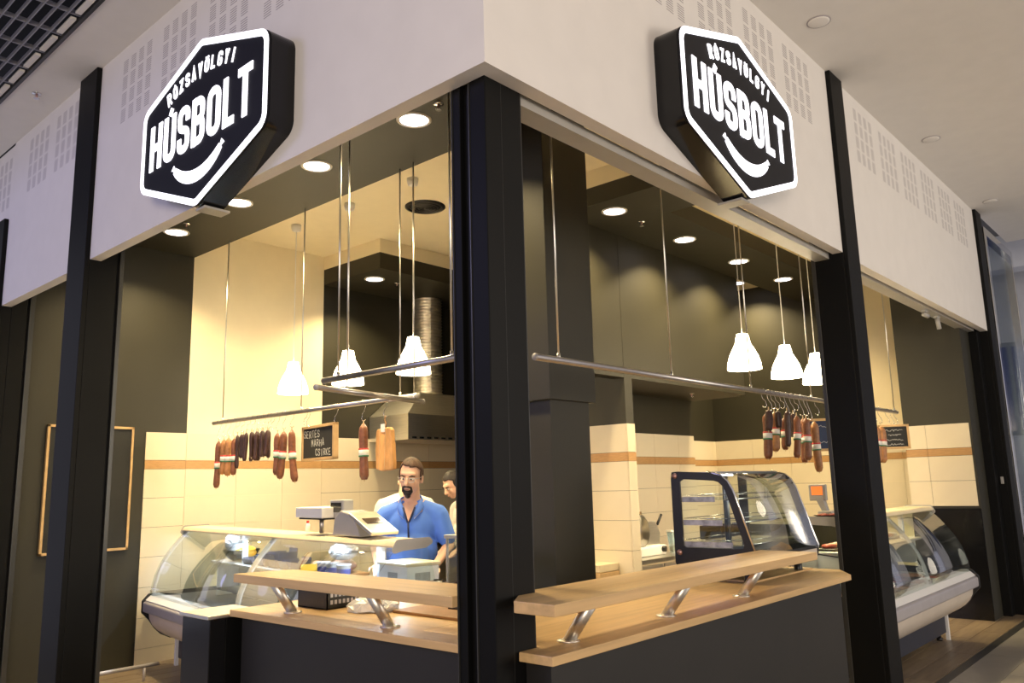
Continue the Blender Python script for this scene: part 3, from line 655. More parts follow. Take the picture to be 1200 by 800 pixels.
# ---------------------------------------------------------------- curved glass display cases
PROFILE_GLASS = [(0.010, 0.640), (0.022, 0.730), (0.045, 0.820), (0.080, 0.905), (0.125, 0.985), (0.180, 1.060), (0.240, 1.130), (0.300, 1.195)]
def arc_pts(c, r, a0, a1, n): return [(c[0] + r * math.cos(math.radians(a0 + (a1 - a0) * i / n)), c[1] + r * math.sin(math.radians(a0 + (a1 - a0) * i / n))) for i in range(n + 1)]
def display_case(label, loc, rz, L, arches, lit=True):
    t = thing('display_case', label, 'display case', loc, rz, 'curved glass meat display cases', local=True)
    box('plinth', 'navy_panel', 0.10, L - 0.10, 0.26, 0.66, 0.07, 0.32, t)
    for x in (0.16, L - 0.16):
        for y in (0.31, 0.62):
            f_ = MB().cyl((x, y, 0.025), (x, y, 0.075), 0.016, n=10).build('foot', 'black_plastic', t, True)
            MB().cyl((x, y, 0.0), (x, y, 0.026), 0.026, n=12).build('foot_pad', 'black_plastic', f_, True)
    for x in (0.05, L - 0.09): box('support_leg', 'arch_white', x, x + 0.035, 0.24, 0.27, 0.0, 0.26, t)
    belly = [(0.005, 0.485), (0.012, 0.43), (0.040, 0.375), (0.085, 0.325), (0.140, 0.285), (0.210, 0.255), (0.300, 0.245)]
    o = MB().prism(belly + [(0.60, 0.245), (0.60, 0.485)], 0.02, L - 0.02, 'x').build('belly_panel', 'beige_panel', t); autosmooth(o, 30)
    bump = fillet([(-0.048, 0.500), (-0.048, 0.585), (0.0, 0.60), (0.0, 0.485)], 0.02, 5)
    o = MB().prism([(p.x, p.y) for p in bump], 0.02, L - 0.02, 'x').build('bumper', 'grey_bumper', t); autosmooth(o, 30)
    o = MB().prism([(-0.030, 0.60), (0.030, 0.655), (0.085, 0.655), (0.085, 0.565), (0.0, 0.585)], 0.02, L - 0.02, 'x').build('front_sill', 'arch_white', t)
    # deep tray well, rear wall and rear shelf
    MB().box(0.085, 0.09, 0, 0, 0, 0) if False else None
    box('tray_floor', 'black_plastic', 0.03, L - 0.03, 0.085, 0.66, 0.545, 0.56, t)
    box('rear_wall', 'steel_brushed', 0.03, L - 0.03, 0.655, 0.70, 0.30, 0.90, t)
    box('rear_shelf', 'steel_brushed', 0.45, L - 0.05, 0.40, 0.70, 0.925, 0.945, t, 0.004)
    for x in (0.46, L * 0.5, L - 0.08): box('shelf_bracket', 'arch_white', x, x + 0.018, 0.46, 0.69, 0.70, 0.925, t)
    # end caps: dark shaped cheeks, side panes
    cheek = [(-0.055, 0.49), (-0.055, 0.595), (0.0, 0.655), (0.10, 0.665), (0.70, 0.665), (0.70, 0.30), (0.30, 0.235), (0.20, 0.245), (0.12, 0.285), (0.06, 0.345), (0.01, 0.42)]
    for x in (0.0, L - 0.025): MB().prism([(p.x, p.y) for p in fillet(cheek, 0.02, 4)], x, x + 0.025, 'x').build('end_cheek', 'black_plastic', t)
    side = [(0.02, 0.66)] + PROFILE_GLASS[1:] + [(0.52, 1.205), (0.68, 0.66)]
    for x in (0.006, L - 0.012): MB().prism(side, x, x + 0.006, 'x').build('side_pane', 'case_glass', t)
    # front panes between the arches
    xs = [0.012] + list(arches) + [L - 0.012]
    for a, b in zip(xs[:-1], xs[1:]):
        o = MB().sheet(PROFILE_GLASS, 0.006, a + 0.004, b - 0.004).build('front_pane', 'case_glass', t, True)
    for x in list(arches) + [0.035]:
        o = MB().sheet([(p[0] + 0.022, p[1]) for p in PROFILE_GLASS], 0.016, x - 0.032, x + 0.032).build('arch_support', 'arch_white', t, True)
        box('arch_foot', 'steel', x - 0.03, x + 0.03, 0.012, 0.06, 0.652, 0.685, o)
    for x in (L * 0.26, L * 0.86): box('rear_upright', 'arch_white', x, x + 0.05, 0.475, 0.515, 0.945, 1.20, t, 0.006)
    # top ledge with rounded end plate
    led = fillet([(0.265, 1.196), (0.30, 1.236), (0.52, 1.240), (0.545, 1.225), (0.50, 1.208), (0.34, 1.204)], 0.010, 4)
    o = MB().prism([(p.x, p.y) for p in led], -0.005, L + 0.005, 'x').build('top_ledge', 'case_cream', t); autosmooth(o, 30)
    for x in (-0.012, L + 0.005): 
        e = MB().prism([(p.x, p.y) for p in fillet([(0.245, 1.160), (0.295, 1.250), (0.53, 1.252), (0.56, 1.22), (0.50, 1.190), (0.34, 1.182)], 0.02, 5)], x, x + 0.007, 'x').build('ledge_end_plate', 'grey_plastic', t)
    box('lamp_tube', 'led_lit' if lit else 'white_plastic', 0.08, L - 0.08, 0.425, 0.445, 1.188, 1.206, t)
    if not lit: return t
    d = bpy.data.lights.new('case_light', 'AREA'); d.shape = 'RECTANGLE'; d.size = L - 0.2; d.size_y = 0.03; d.energy = 8 * L; d.color = (0.62, 0.74, 1.0)
    lo = bpy.data.objects.new('case_light', d); COL.objects.link(lo); lo.parent = t; lo.location = (L / 2, 0.435, 1.182); lo.rotation_euler = (math.radians(-8), 0, 0)
    return t
CL = display_case('long curved glass meat case standing along the hood-side counter', (1.353, 5.644, 0), math.radians(-98.8), 3.85, (2.05,))
CR = display_case('curved glass meat case filled with meat beside the black post', (4.15, 0.04, 0), 0.0, 2.50, (1.20,), lit=False)
def in_case(case, x, y, z): return case.matrix_basis @ Vector((x, y, z))

def pan(case, x, y, z, lx, ly, h, m, label, group, content=None):
    t = thing('food_tray', label, 'tray', in_case(case, x, y, z), case.rotation_euler[2], group, local=True)
    mb = MB(); a, b = lx / 2, ly / 2; w_ = 0.006
    mb.box(-a, a, -b, b, 0, w_); mb.box(-a, -a + w_, -b, b, 0, h); mb.box(a - w_, a, -b, b, 0, h); mb.box(-a, a, -b, -b + w_, 0, h); mb.box(-a, a, b - w_, b, 0, h)
    mb.build('pan', m, t)
    mb = MB(); mb.box(-a - 0.008, a + 0.008, -b - 0.008, -b, h - 0.004, h); mb.box(-a - 0.008, a + 0.008, b, b + 0.008, h - 0.004, h); mb.build('rim', m, t)
    return t
def meat(case, x, y, z, sx, sy, sz, m, label, group, rz=0.0):
    mb = MB(); mb.ell((0, 0, sz), (sx, sy, sz), 14, 8)
    rr = random.Random(int(x * 971 + y * 37)); vs = []
    for v_ in mb.v:
        k = 1 + 0.22 * math.sin(9 * v_[0] / sx + rr.random() * 0.5) * math.cos(5 * v_[1] / sy); vs.append((v_[0] * k, v_[1] * k, max(0, v_[2] * (0.9 + 0.2 * rr.random()))))
    P = in_case(case, x, y, z); M = Matrix.Rotation(rz, 3, 'Z'); mb.v = [tuple(P + M @ Vector(q)) for q in vs]
    return tag(mb.build('meat_cut', m, smooth=True), label, 'meat', group)
# left case: empty steel pans in the well
for i in range(6):
    pan(CL, 0.30 + i * 0.52, 0.365, 0.562, 0.43, 0.46, 0.075, 'steel', 'shallow empty steel pan in the well of the hood-side glass case', 'steel pans in the hood-side case')
# right case: pans with cuts of meat, paper sheets
for i in range(5):
    pan(CR, 0.30 + i * 0.47, 0.37, 0.562, 0.44, 0.50, 0.05, 'steel', 'shallow steel pan with meat in the slicer-side glass case', 'steel pans in the slicer-side case')
rr = random.Random(3)
for i in range(5):
    for j in range(4):
        meat(CR, 0.17 + i * 0.47 + 0.085 * j, 0.24 + 0.24 * (j % 2) + rr.uniform(-.02, .02), 0.569, rr.uniform(.04, .06), rr.uniform(.07, .10), rr.uniform(.018, .03), rr.choice(['meat_red', 'meat_pale', 'meat_pale', 'sausage_red']), 'cut of meat lying in a steel pan of the slicer-side case', 'meat cuts in the slicer-side case', rr.uniform(-.5, .5))
for i in range(4):
    P = in_case(CR, 0.72 + i * 0.46, 0.61, 0.946)
    tr = thing('tray', 'dark flat tray with sliced meat on the rear shelf of the slicer-side case', 'tray', P, 0, 'trays on the slicer-side rear shelf', local=True)
    MB().box(-0.20, 0.20, -0.08, 0.08, 0, 0.018).build('tray_body', 'tray_blue_black' if i % 2 else 'black_plastic', tr, bevel=0.006)
    for k in range(3): MB().ell((-0.11 + 0.11 * k, 0.0, 0.034), (0.05, 0.065, 0.022), 12, 6).build('meat_slice', ('meat_red', 'meat_pale', 'label_white')[(i + k) % 3], tr, True)

# things on the rear shelf of the hood-side case
def case_thing(name, label, cat, x, y, z, rz=0.0, group=None):
    return thing(name, label, cat, in_case(CL, x, y, z), CL.rotation_euler[2] + rz, group, local=True)
SZ = 0.947
b = case_thing('mixing_bowl', 'clear bowl heaped with yellow and white film bags', 'bowl', 0.80, 0.55, SZ)
MB().lathe([(0.07, 0.0), (0.12, 0.03), (0.155, 0.085), (0.160, 0.10), (0.153, 0.10), (0.115, 0.036), (0.06, 0.008)], (0, 0, 0), 24, cap=False).build('bowl', 'clear_film', b, True)
MB().ell((0.04, 0.02, 0.075), (0.10, 0.10, 0.06), 14, 8).build('yellow_bag', 'yellow_paper', b, True)
mb = MB().ell((-0.03, -0.02, 0.15), (0.12, 0.11, 0.10), 20, 12); rr = random.Random(5); mb.v = [tuple(Vector(v_) * (1 + rr.uniform(-.09, .09))) for v_ in mb.v]
mb.build('film_bag', 'film', b)
for i, (x, y, lx, h, a) in enumerate(((1.20, 0.54, 0.18, 0.05, 0.05), (1.46, 0.54, 0.18, 0.09, -0.05), (1.70, 0.54, 0.14, 0.12, 0.05), (1.94, 0.54, 0.17, 0.07, 0.0))):
    t = case_thing('plastic_tray', ('flat blue-black plastic tray beside the bowl', 'tilted blue-black tray with a raised flap', 'tall blue-black tray leaning on its neighbours', 'wide blue-black tray at the end of the tray pile')[i], 'tray', x, y, SZ, a)
    mb = MB(); mb.box(-lx / 2, lx / 2, -0.08, 0.08, 0, 0.008)
    for s_ in (-1, 1): mb.prism([(s_ * lx / 2, 0.0), (s_ * (lx / 2 + 0.03), h), (s_ * (lx / 2 + 0.026), h), (s_ * (lx / 2 - 0.006), 0.004)], -0.08, 0.08, 'y')
    mb.build('tray_body', 'tray_blue_black', t)
    mb = MB(); mb.prism([(-0.085, 0.0), (-0.11, h * 0.9), (-0.105, h * 0.9), (-0.079, 0.0)], -lx / 2, lx / 2, 'x'); mb.prism([(0.085, 0.0), (0.10, h * 1.2), (0.095, h * 1.2), (0.079, 0.0)], -lx / 2, lx / 2, 'x'); mb.build('tray_flap', 'tray_blue_black', t)
P = in_case(CL, 2.12, 0.47, SZ)
t = case_thing('yellow_sheet', 'bright yellow wrapping paper sheet on the rear shelf', 'paper', 2.28, 0.46, SZ, 0.05)
MB().box(-0.16, 0.16, -0.05, 0.05, 0, 0.003).build('sheet', 'yellow_paper', t)
MB().prism([(-0.16, 0.003), (-0.15, 0.045), (0.15, 0.07), (0.16, 0.003)], 0.05, 0.054, 'y').build('folded_edge', 'yellow_paper', t)
t = case_thing('salami_slices', 'row of pale speckled cured sausages lying on the rear shelf', 'sausage', 2.25, 0.625, SZ)
MB().cap((-0.12, 0, 0.035), (0.12, 0.02, 0.035), 0.033, 0.033).build('sausage_body', 'meat_pale', t, True)
MB().cap((-0.02, -0.06, 0.03), (0.14, -0.05, 0.03), 0.028, 0.028).build('sausage_body', 'label_white', t, True)
t = case_thing('meat_board', 'wooden board with wrapped joints on the rear shelf', 'board', 2.66, 0.575, SZ)
MB().box(-0.20, 0.20, -0.07, 0.11, 0, 0.02).build('board', 'board_brown', t, bevel=0.004)
MB().ell((-0.02, 0.02, 0.065), (0.15, 0.07, 0.045), 16, 8).build('joint', 'meat_pale', t, True)
MB().ell((-0.10, -0.01, 0.05), (0.09, 0.05, 0.03), 16, 8).build('joint', 'meat_red', t, True)
for i, (x, m) in enumerate(((2.62, 'white_plastic'), (2.76, 'white_plastic'), (2.92, 'label_white'))):
    t = case_thing('tub', ('small white tub with a blue label', 'white tub in the middle of three', 'pale tub with a blue label nearest the white box')[i], 'tub', x, 0.447, SZ)
    MB().lathe([(0.040, 0.0), (0.048, 0.085), (0.050, 0.088)], (0, 0, 0), 18).build('cup', m, t, True)
    MB().lathe([(0.052, 0.088), (0.052, 0.098), (0.01, 0.100)], (0, 0, 0), 18).build('lid', 'white_plastic', t, True)
    MB().lathe([(0.0455, 0.03), (0.0485, 0.068)], (0, 0, 0), 18, cap=False).build('label_band', 'label_blue', t, True)
mb = MB().ell((0, 0, 0.06), (0.11, 0.08, 0.06), 20, 12); rr = random.Random(15); mb.v = [tuple(Vector(v_) * (1 + rr.uniform(-.10, .10))) for v_ in mb.v]
P = in_case(CL, 2.78, 0.52, SZ + 0.11); mb.v = [tuple(P + Vector(v_)) for v_ in mb.v]; mb.v = [(a_, b_, max(c_, P.z - 0.11)) for a_, b_, c_ in mb.v]
tag(mb.build('film_bundle', 'film'), 'crumpled white film bundle on top of the wrapped joints', 'film')
t = case_thing('storage_box', 'white lidded storage box with a small label at the case end', 'box', 3.57, 0.56, SZ)
MB().box(-0.17, 0.17, -0.12, 0.12, 0.0, 0.125).build('box_body', 'white_plastic', t, bevel=0.008)
MB().box(-0.178, 0.178, -0.128, 0.128, 0.125, 0.145).build('lid', 'case_cream', t, bevel=0.005)
MB().box(-0.05, 0.06, -0.1225, -0.1195, 0.03, 0.085).build('label_plate', 'grey_plastic', t)
MB().box(0.1695, 0.1725, -0.06, 0.05, 0.03, 0.085).build('label_plate', 'grey_plastic', t)

# weighing scale on the case ledge
t = case_thing('weighing_scale', 'grey weighing scale with raised pan and printer standing on the hood-side case', 'scale', 2.95, 0.42, 1.246)
MB().prism([(0.02, 0.0), (0.05, 0.12), (0.13, 0.165), (0.30, 0.14), (0.40, 0.0)], -0.09, 0.09, 'y').build('housing', 'grey_plastic', t, bevel=0.008)
mb = MB(); mb.box(-0.16, 0.16, -0.10, 0.10, -0.012, 0.012, Matrix.Translation((0.45, -0.02, 0.085)) @ Matrix.Rotation(math.radians(22), 4, 'Y')); kp = mb.build('keyboard', 'steel_brushed', t, bevel=0.005)
mb = MB(); mb.box(-0.05, 0.03, -0.06, 0.06, 0.012, 0.016, Matrix.Translation((0.45, -0.02, 0.085)) @ Matrix.Rotation(math.radians(22), 4, 'Y')); mb.build('key_pad', 'screen_dark', kp)
MB().cyl((-0.32, 0.0, 0.0), (-0.32, 0.0, 0.115), 0.016, n=14).build('pan_post', 'steel', t, True)
MB().box(-0.48, -0.10, -0.10, 0.10, 0.100, 0.112).build('pan_carrier', 'black_plastic', t)
MB().box(-0.50, -0.08, -0.12, 0.12, 0.112, 0.185).build('weighing_pan', 'white_plastic', t, bevel=0.006)
MB().box(-0.14, 0.06, -0.03, 0.05, 0.112, 0.235).build('display_head', 'grey_plastic', t, bevel=0.008)
MB().box(-0.12, 0.03, -0.033, -0.0295, 0.15, 0.215).build('display_screen', 'screen_dark', t)
t = case_thing('spice_bottle', 'tiny clear bottle with a red cap on the hood-side case', 'bottle', 2.30, 0.47, 1.246)
MB().lathe([(0.018, 0), (0.018, 0.05), (0.008, 0.062)], (0, 0, 0), 12).build('bottle_body', 'film', t, True)
MB().lathe([(0.010, 0.062), (0.010, 0.080)], (0, 0, 0), 12).build('bottle_cap', 'label_red', t, True)

# things on the hood-side counter and the work table behind it
def crate(x0, x1, y0, y1, z, h):
    t = thing('plastic_crate', 'black perforated plastic crate standing on the hood-side counter', 'crate', ((x0 + x1) / 2, (y0 + y1) / 2, z))
    for n_, a in (('floor_panel', (x0, x1, y0, y1, z, z + 0.006)), ('end_wall', (x0, x0 + 0.006, y0, y1, z, z + h)), ('end_wall', (x1 - 0.006, x1, y0, y1, z, z + h)), ('side_wall', (x0, x1, y0, y0 + 0.006, z, z + h)), ('side_wall', (x0, x1, y1 - 0.006, y1, z, z + h))):
        box(n_, 'black_plastic', *a, t)
    mb = MB()
    for i in range(7):
        for j in range(2): mb.box(x0 + 0.02 + i * (x1 - x0 - 0.04) / 7, x0 + 0.02 + (i + .6) * (x1 - x0 - 0.04) / 7, y0 - 0.002, y0 + 0.001, z + 0.025 + j * 0.035, z + 0.045 + j * 0.035)
    mb.build('grip_slots', 'grey_bumper', t)
crate(0.42, 0.64, 1.58, 1.84, zl, 0.10)
rr = random.Random(9); mb = MB().ell((0.56, 1.38, zl + 0.02), (0.12, 0.14, 0.045), 26, 14)
mb.v = [(a_ + rr.uniform(-.014, .014), b_ + rr.uniform(-.014, .014), max(zl, c_ + rr.uniform(-.016, .016))) for a_, b_, c_ in mb.v]
tag(mb.build('plastic_bag', 'film'), 'crumpled clear plastic bag lying on the hood-side counter', 'bag')
t = thing('cutting_board', 'brown wooden board lying at the inner edge of the hood-side counter', 'board', (0.70, 1.02, zl))
MB().box(0.55, 0.90, 0.75, 1.22, zl, zl + 0.014).build('board', 'board_brown', t, bevel=0.004); MB().box(0.72, 0.90, 0.73, 1.00, zl + 0.014, zl + 0.022).build('dark_sheet', 'screen_dark', t)
wt = thing('work_table', 'dark work table behind the hood-side counter', 'table', (1.25, 1.1, 0))
box('table_top', 'steel_brushed', 0.96, 1.52, 1.16, 1.66, 0.90, 0.93, wt, 0.003)
for x in (1.0, 1.44):
    for y in (1.20, 1.60): box('leg', 'steel', x, x + 0.04, y, y + 0.04, 0, 0.90, wt)
t = thing('black_tray', 'large black tray full of dark pieces on the work table', 'tray', (1.24, 1.2, 0.93))
box('tray_body', 'black_plastic', 0.98, 1.27, 1.17, 1.62, 0.93, 0.975, t, 0.006)
rr = random.Random(21)
for i in range(26):
    x, y = rr.uniform(1.02, 1.23), rr.uniform(1.21, 1.58); s_ = rr.uniform(.02, .04)
    mb = MB().box(-s_, s_, -s_ * 1.4, s_ * 1.4, -0.012, 0.012, Matrix.Translation((x, y, 0.985 + rr.uniform(0, .03))) @ Matrix.Rotation(rr.uniform(0, 3), 4, 'Z') @ Matrix.Rotation(rr.uniform(-.5, .5), 4, 'X')); mb.build('dark_piece', rr.choice(['black_gloss', 'black_plastic', 'sausage_dark']), t, bevel=0.004)
t = thing('glass_cabinet', 'chrome framed glass cabinet beside the white storage box', 'cabinet', (1.45, 1.3, 0.93))
x0, x1, y0, y1, z0, z1 = 1.31, 1.50, 1.30, 1.62, 0.931, 1.245
for x in (x0, x1):
    for y in (y0, y1): box('corner_post', 'steel', x - 0.006, x + 0.006, y - 0.006, y + 0.006, z0, z1, t)
box('top_plate', 'steel', x0 - 0.015, x1 + 0.015, y0 - 0.015, y1 + 0.015, z1, z1 + 0.022, t, 0.004)
box('glass_side', 'case_glass', x0 - 0.004, x0, y0, y1, z0, z1, t); box('glass_side', 'case_glass', x0, x1, y1 - 0.004, y1, z0, z1, t)

# ---------------------------------------------------------------- pastry display on the slicer-side counter
t = thing('countertop_display', 'black framed countertop glass display with three wire shelves', 'display case', (2.85, 0.42, zl), 0, local=True)
# local: x along the front, y inwards; z from the counter top
W0, W1 = -0.46, 0.44; yb = 0.275
prof_out = [(yb, 0.075), (yb, 0.665), (-0.02, 0.648), (-0.075, 0.635), (-0.115, 0.600), (-0.145, 0.545), (-0.268, 0.150), (-0.25, 0.075)]
prof_in = [(yb - 0.062, 0.200), (yb - 0.062, 0.615), (-0.03, 0.600), (-0.065, 0.585), (-0.090, 0.550), (-0.195, 0.215), (-0.18, 0.200)]
def ring_frame(x0, x1, name):
    # side frame with a window cut out of it, as a closed ring between two outlines
    po = fillet(prof_out, 0.02, 3); n = 48
    def resample(poly):
        P = [Vector(p) for p in poly] + [Vector(poly[0])]; ls = [0]
        for a, b in zip(P, P[1:]): ls.append(ls[-1] + (b - a).length)
        out = []
        for i in range(n):
            s_ = ls[-1] * i / n
            for k in range(len(P) - 1):
                if ls[k + 1] >= s_: out.append(P[k].lerp(P[k + 1], (s_ - ls[k]) / max(1e-9, ls[k + 1] - ls[k]))); break
        return out
    c_ = Vector((0.03, 0.40))
    A = resample(po)
    inn = fillet(prof_in, 0.015, 3); B = []
    for a in A:   # ray from the window centre hits the inner outline
        d = (a - c_); best = None
        for k in range(len(inn)):
            p, q = Vector(inn[k]), Vector(inn[(k + 1) % len(inn)]); e = q - p; den = d.x * e.y - d.y * e.x
            if abs(den) < 1e-9: continue
            u = ((p.x - c_.x) * e.y - (p.y - c_.y) * e.x) / den; w_ = ((p.x - c_.x) * d.y - (p.y - c_.y) * d.x) / den
            if u > 0 and -0.001 <= w_ <= 1.001: best = u if best is None else min(best, u)
        B.append(c_ + d * (best or 0.7))
    vs = [(x, p.x, p.y) for x in (x0, x1) for S in (A, B) for p in S]; fs = []
    for i in range(n):
        j = (i + 1) % n
        fs += [(i, j, n + j, n + i), (2 * n + i, 3 * n + i, 3 * n + j, 2 * n + j), (i, 2 * n + i, 2 * n + j, j), (n + i, n + j, 3 * n + j, 3 * n + i)]
    return MB().add(vs, fs).build(name, 'black_plastic', t)
f0 = ring_frame(W0 - 0.012, W0, 'side_frame'); f1 = ring_frame(W1, W1 + 0.012, 'side_frame')
for f_, xx in ((f0, W0), (f1, W1)):
    MB().prism(prof_in, xx - 0.004 if f_ is f0 else xx + 0.0, xx if f_ is f0 else xx + 0.004, 'x').build('side_glass', 'case_glass', f_)
    for (y, z) in ((yb - 0.03, 0.635), (yb - 0.035, 0.17), (-0.205, 0.155)):
        xa = xx - 0.012 if f_ is f0 else xx + 0.012; s_ = -1 if f_ is f0 else 1
        MB().cyl((xa, y, z), (xa + s_ * 0.010, y, z), 0.018, 0.015, 16).build('bolt_cap', 'bolt_cap', f_, True)
gl = [(-0.02, 0.645), (-0.072, 0.632), (-0.112, 0.597), (-0.142, 0.545), (-0.262, 0.165)]
MB().sheet(gl, 0.006, W0 + 0.002, W1 - 0.002).build('curved_front_glass', 'case_glass', t, True)
MB().tube([(W0 - 0.010, *p) for p in [(0.02, 0.655)] + gl], 0.006, 8).build('glass_edge_trim', 'chrome', t, True)
MB().tube([(W1 + 0.010, *p) for p in [(0.02, 0.655)] + gl + [(-0.24, 0.07)]], 0.007, 8).build('glass_edge_trim', 'chrome', t, True)
MB().box(W0, W1, -0.02, yb, 0.640, 0.655).build('top_panel', 'steel', t)
MB().box(W0 + 0.16, W0 + 0.27, -0.01, 0.03, 0.628, 0.640).build('spot_lamp', 'downlight_lit', t)
lamp('display_light', 'AREA', (W0 + 0.215, 0.01, 0.622), 0.8, (0.95, 0.92, 1.0), 0.05, (0, 0, 0), t)
MB().prism([(yb, 0.075), (yb, 0.195), (-0.24, 0.195), (-0.262, 0.150), (-0.25, 0.075)], W0, W1, 'x').build('base_housing', 'black_plastic', t, bevel=0.004)
MB().box(W0 + 0.02, W1 - 0.03, -0.2665, -0.262, 0.082, 0.145).build('front_plate', 'beige_panel', t)
for z, y0_, nm in ((0.485, -0.06, 0), (0.345, -0.10, 1), (0.215, -0.16, 2)):
    s_ = MB().box(W0 + 0.03, W1 - 0.03, y0_, yb - 0.03, z, z + 0.006).build('shelf', 'pane_glass', t)
    box('shelf_price_strip', 'price_strip', W0 + 0.006, W0 + 0.010, y0_ + 0.05, yb - 0.06, z - 0.012, z + 0.020, s_)
    MB().tube([(W0 + 0.04, y0_, z), (W1 - 0.04, y0_, z)], 0.005, 8).build('shelf_rail', 'chrome', s_, True)
    MB().tube([(W0 + 0.04, y0_, z + 0.028), (W1 - 0.05, y0_, z + 0.028), (W1 - 0.05, yb - 0.05, z + 0.028), (W0 + 0.04, yb - 0.05, z + 0.028)], 0.003, 6, closed=True).build('guard_wire', 'chrome', s_, True)
MB().tube([(W0 + 0.35, 0.10, 0.20), (W0 + 0.35, 0.10, 0.635)], 0.012, 10).build('shelf_upright', 'black_plastic', t, True)
MB().tube([(W1 - 0.28, 0.22, 0.20), (W1 - 0.28, 0.22, 0.635)], 0.010, 10).build('shelf_upright', 'steel', t, True)
for x in (W0 + 0.09, W1 - 0.09):
    for y in (-0.155, 0.20): MB().lathe([(0.030, 0.0), (0.026, 0.02), (0.024, 0.076)], (x, y, 0), 14).build('foot', 'black_plastic', t, True)
MB().box(W0 + 0.10, W1 + 0.06, -0.19, 0.0, 0.0, 0.010).build('slide_plate', 'wood_beech_x', t)

# scale and meat tray behind the countertop display
t = thing('weighing_scale', 'grey weighing scale with an orange screen on the slicer-side case', 'scale', (4.50, 0.530, 1.2415), local=True)
MB().box(-0.10, 0.10, -0.06, 0.05, 0, 0.04).build('housing', 'grey_plastic', t, bevel=0.01)
MB().prism([(0.0, 0.04), (0.04, 0.04), (0.09, 0.15), (0.03, 0.15)], -0.03, 0.03, 'x').build('neck', 'grey_plastic', t)
MB().box(-0.02, 0.02, 0.0, 0.14, 0.12, 0.25).build('display_head', 'grey_plastic', t, bevel=0.008)
MB().box(-0.0225, -0.0195, 0.025, 0.115, 0.165, 0.235).build('display_screen', 'screen_orange', t)
t = thing('meat_platter', 'black platter of red sliced meat on the slicer-side case', 'platter', (4.29, 0.445, 1.2415), local=True)
MB().lathe([(0.08, 0), (0.115, 0.014), (0.12, 0.016), (0.08, 0.006)], (0, 0, 0), 20, cap=False).build('plate', 'black_plastic', t, True)
MB().lathe([(0.001, 0.004), (0.085, 0.005)], (0, 0, 0), 20, cap=False).build('plate_floor', 'black_plastic', t)
for k in range(7): MB().ell((0.06 * math.cos(k), 0.06 * math.sin(k), 0.016), (0.04, 0.03, 0.010), 10, 6).build('meat_slice', 'meat_red', t, True)
tag(MB().tube([(3.31, 0.60, 1.02), (3.36, 0.62, 1.12), (3.44, 0.60, 1.08), (3.62, 0.42, 1.03), (3.868, 0.25, 0.98)], 0.004, 6).build('cable', 'black_plastic', smooth=True), 'thin black cable running from the countertop display to the post', 'cable')

# ---------------------------------------------------------------- extractor hood and kitchen things
h = thing('extractor_hood', 'large stainless steel extractor hood with foil duct above the tiled wall', 'extractor hood', (4.9, 5.5, 2.1))
X0, X1 = 4.04, 5.75; Y0, Y1 = 5.12, 5.834
MB().box(X0, X1, Y0, Y1, 2.10, 2.40).build('lower_canopy', 'steel_brushed', h)
vs = [(X0, Y0, 2.40), (X1, Y0, 2.40), (X1, Y1, 2.40), (X0, Y1, 2.40), (X0 + 0.35, 5.30, 2.68), (X1 - 0.35, 5.30, 2.68), (X1 - 0.35, Y1, 2.68), (X0 + 0.35, Y1, 2.68)]
MB().add(vs, [(0, 1, 5, 4), (1, 2, 6, 5), (2, 3, 7, 6), (3, 0, 4, 7), (4, 5, 6, 7)]).build('sloped_canopy', 'steel_brushed', h)
for k in range(14): box('filter_slot', 'screen_dark', X0 + 0.06 + k * 0.115, X0 + 0.13 + k * 0.115, Y0 - 0.002, Y0 + 0.01, 2.112, 2.135, h)
pr = []
for k in range(33): pr += [(0.168, 2.66 + k * 0.0395), (0.186, 2.678 + k * 0.0395)]
o = MB().lathe(pr, (4.815, 5.62, 0), 24).build('foil_duct', 'duct_foil', h)
t = thing('stove', 'steel cooking range under the extractor hood', 'stove', (4.9, 5.5, 0))
box('range_body', 'steel_brushed', 4.1, 5.6, 5.15, 5.83, 0.1, 0.88, t, 0.01); box('range_top', 'black_plastic', 4.1, 5.6, 5.13, 5.83, 0.88, 0.92, t, 0.004)
for x in (4.14, 5.52):
    for y in (5.2, 5.75): box('leg', 'steel', x, x + 0.04, y, y + 0.04, 0, 0.1, t)
for k in range(5): MB().cyl((4.3 + k * 0.27, 5.15, 0.78), (4.3 + k * 0.27, 5.115, 0.78), 0.025, n=14).build('knob', 'black_plastic', t, True)
t = thing('wall_socket_panel', 'flat grey panel on the tiles behind the man', 'panel', (4.08, 5.6, 0.9)) if False else None
# slicer niche
t = thing('steel_table', 'stainless steel table under the slicer in the niche', 'table', (5.1, 2.75, 0))
box('table_top', 'steel', 4.50, 5.62, 2.42, 3.10, 0.76, 0.80, t, 0.004)
box('drawer_front', 'steel_brushed', 4.56, 5.04, 2.43, 2.45, 0.52, 0.74, t, 0.004); box('drawer_front', 'steel_brushed', 5.08, 5.56, 2.43, 2.45, 0.52, 0.74, t, 0.004)
for x in (4.52, 5.56):
    for y in (2.44, 3.04): box('leg', 'steel', x, x + 0.04, y, y + 0.04, 0, 0.76, t)
t = thing('meat_slicer', 'silver meat slicer with round blade on the niche table', 'slicer', (5.1, 2.7, 0.80), local=True)
MB().box(-0.24, 0.28, -0.12, 0.16, 0.0, 0.10).build('housing', 'white_plastic', t, bevel=0.02)
MB().cyl((-0.16, -0.10, 0.25), (-0.16, -0.06, 0.25), 0.15, n=32).build('blade', 'steel', t, True)
MB().tube([(-0.16 + 0.16 * math.cos(a), -0.08, 0.25 + 0.16 * math.sin(a)) for a in [2 * PI * k / 24 for k in range(24)]], 0.014, 8, closed=True).build('blade_guard', 'chrome', t, True)
MB().prism([(-0.08, 0.10), (-0.06, 0.34), (0.18, 0.34), (0.26, 0.22), (0.24, 0.10)], -0.06, -0.02, 'y').build('slide_plate', 'steel_brushed', t, bevel=0.01)
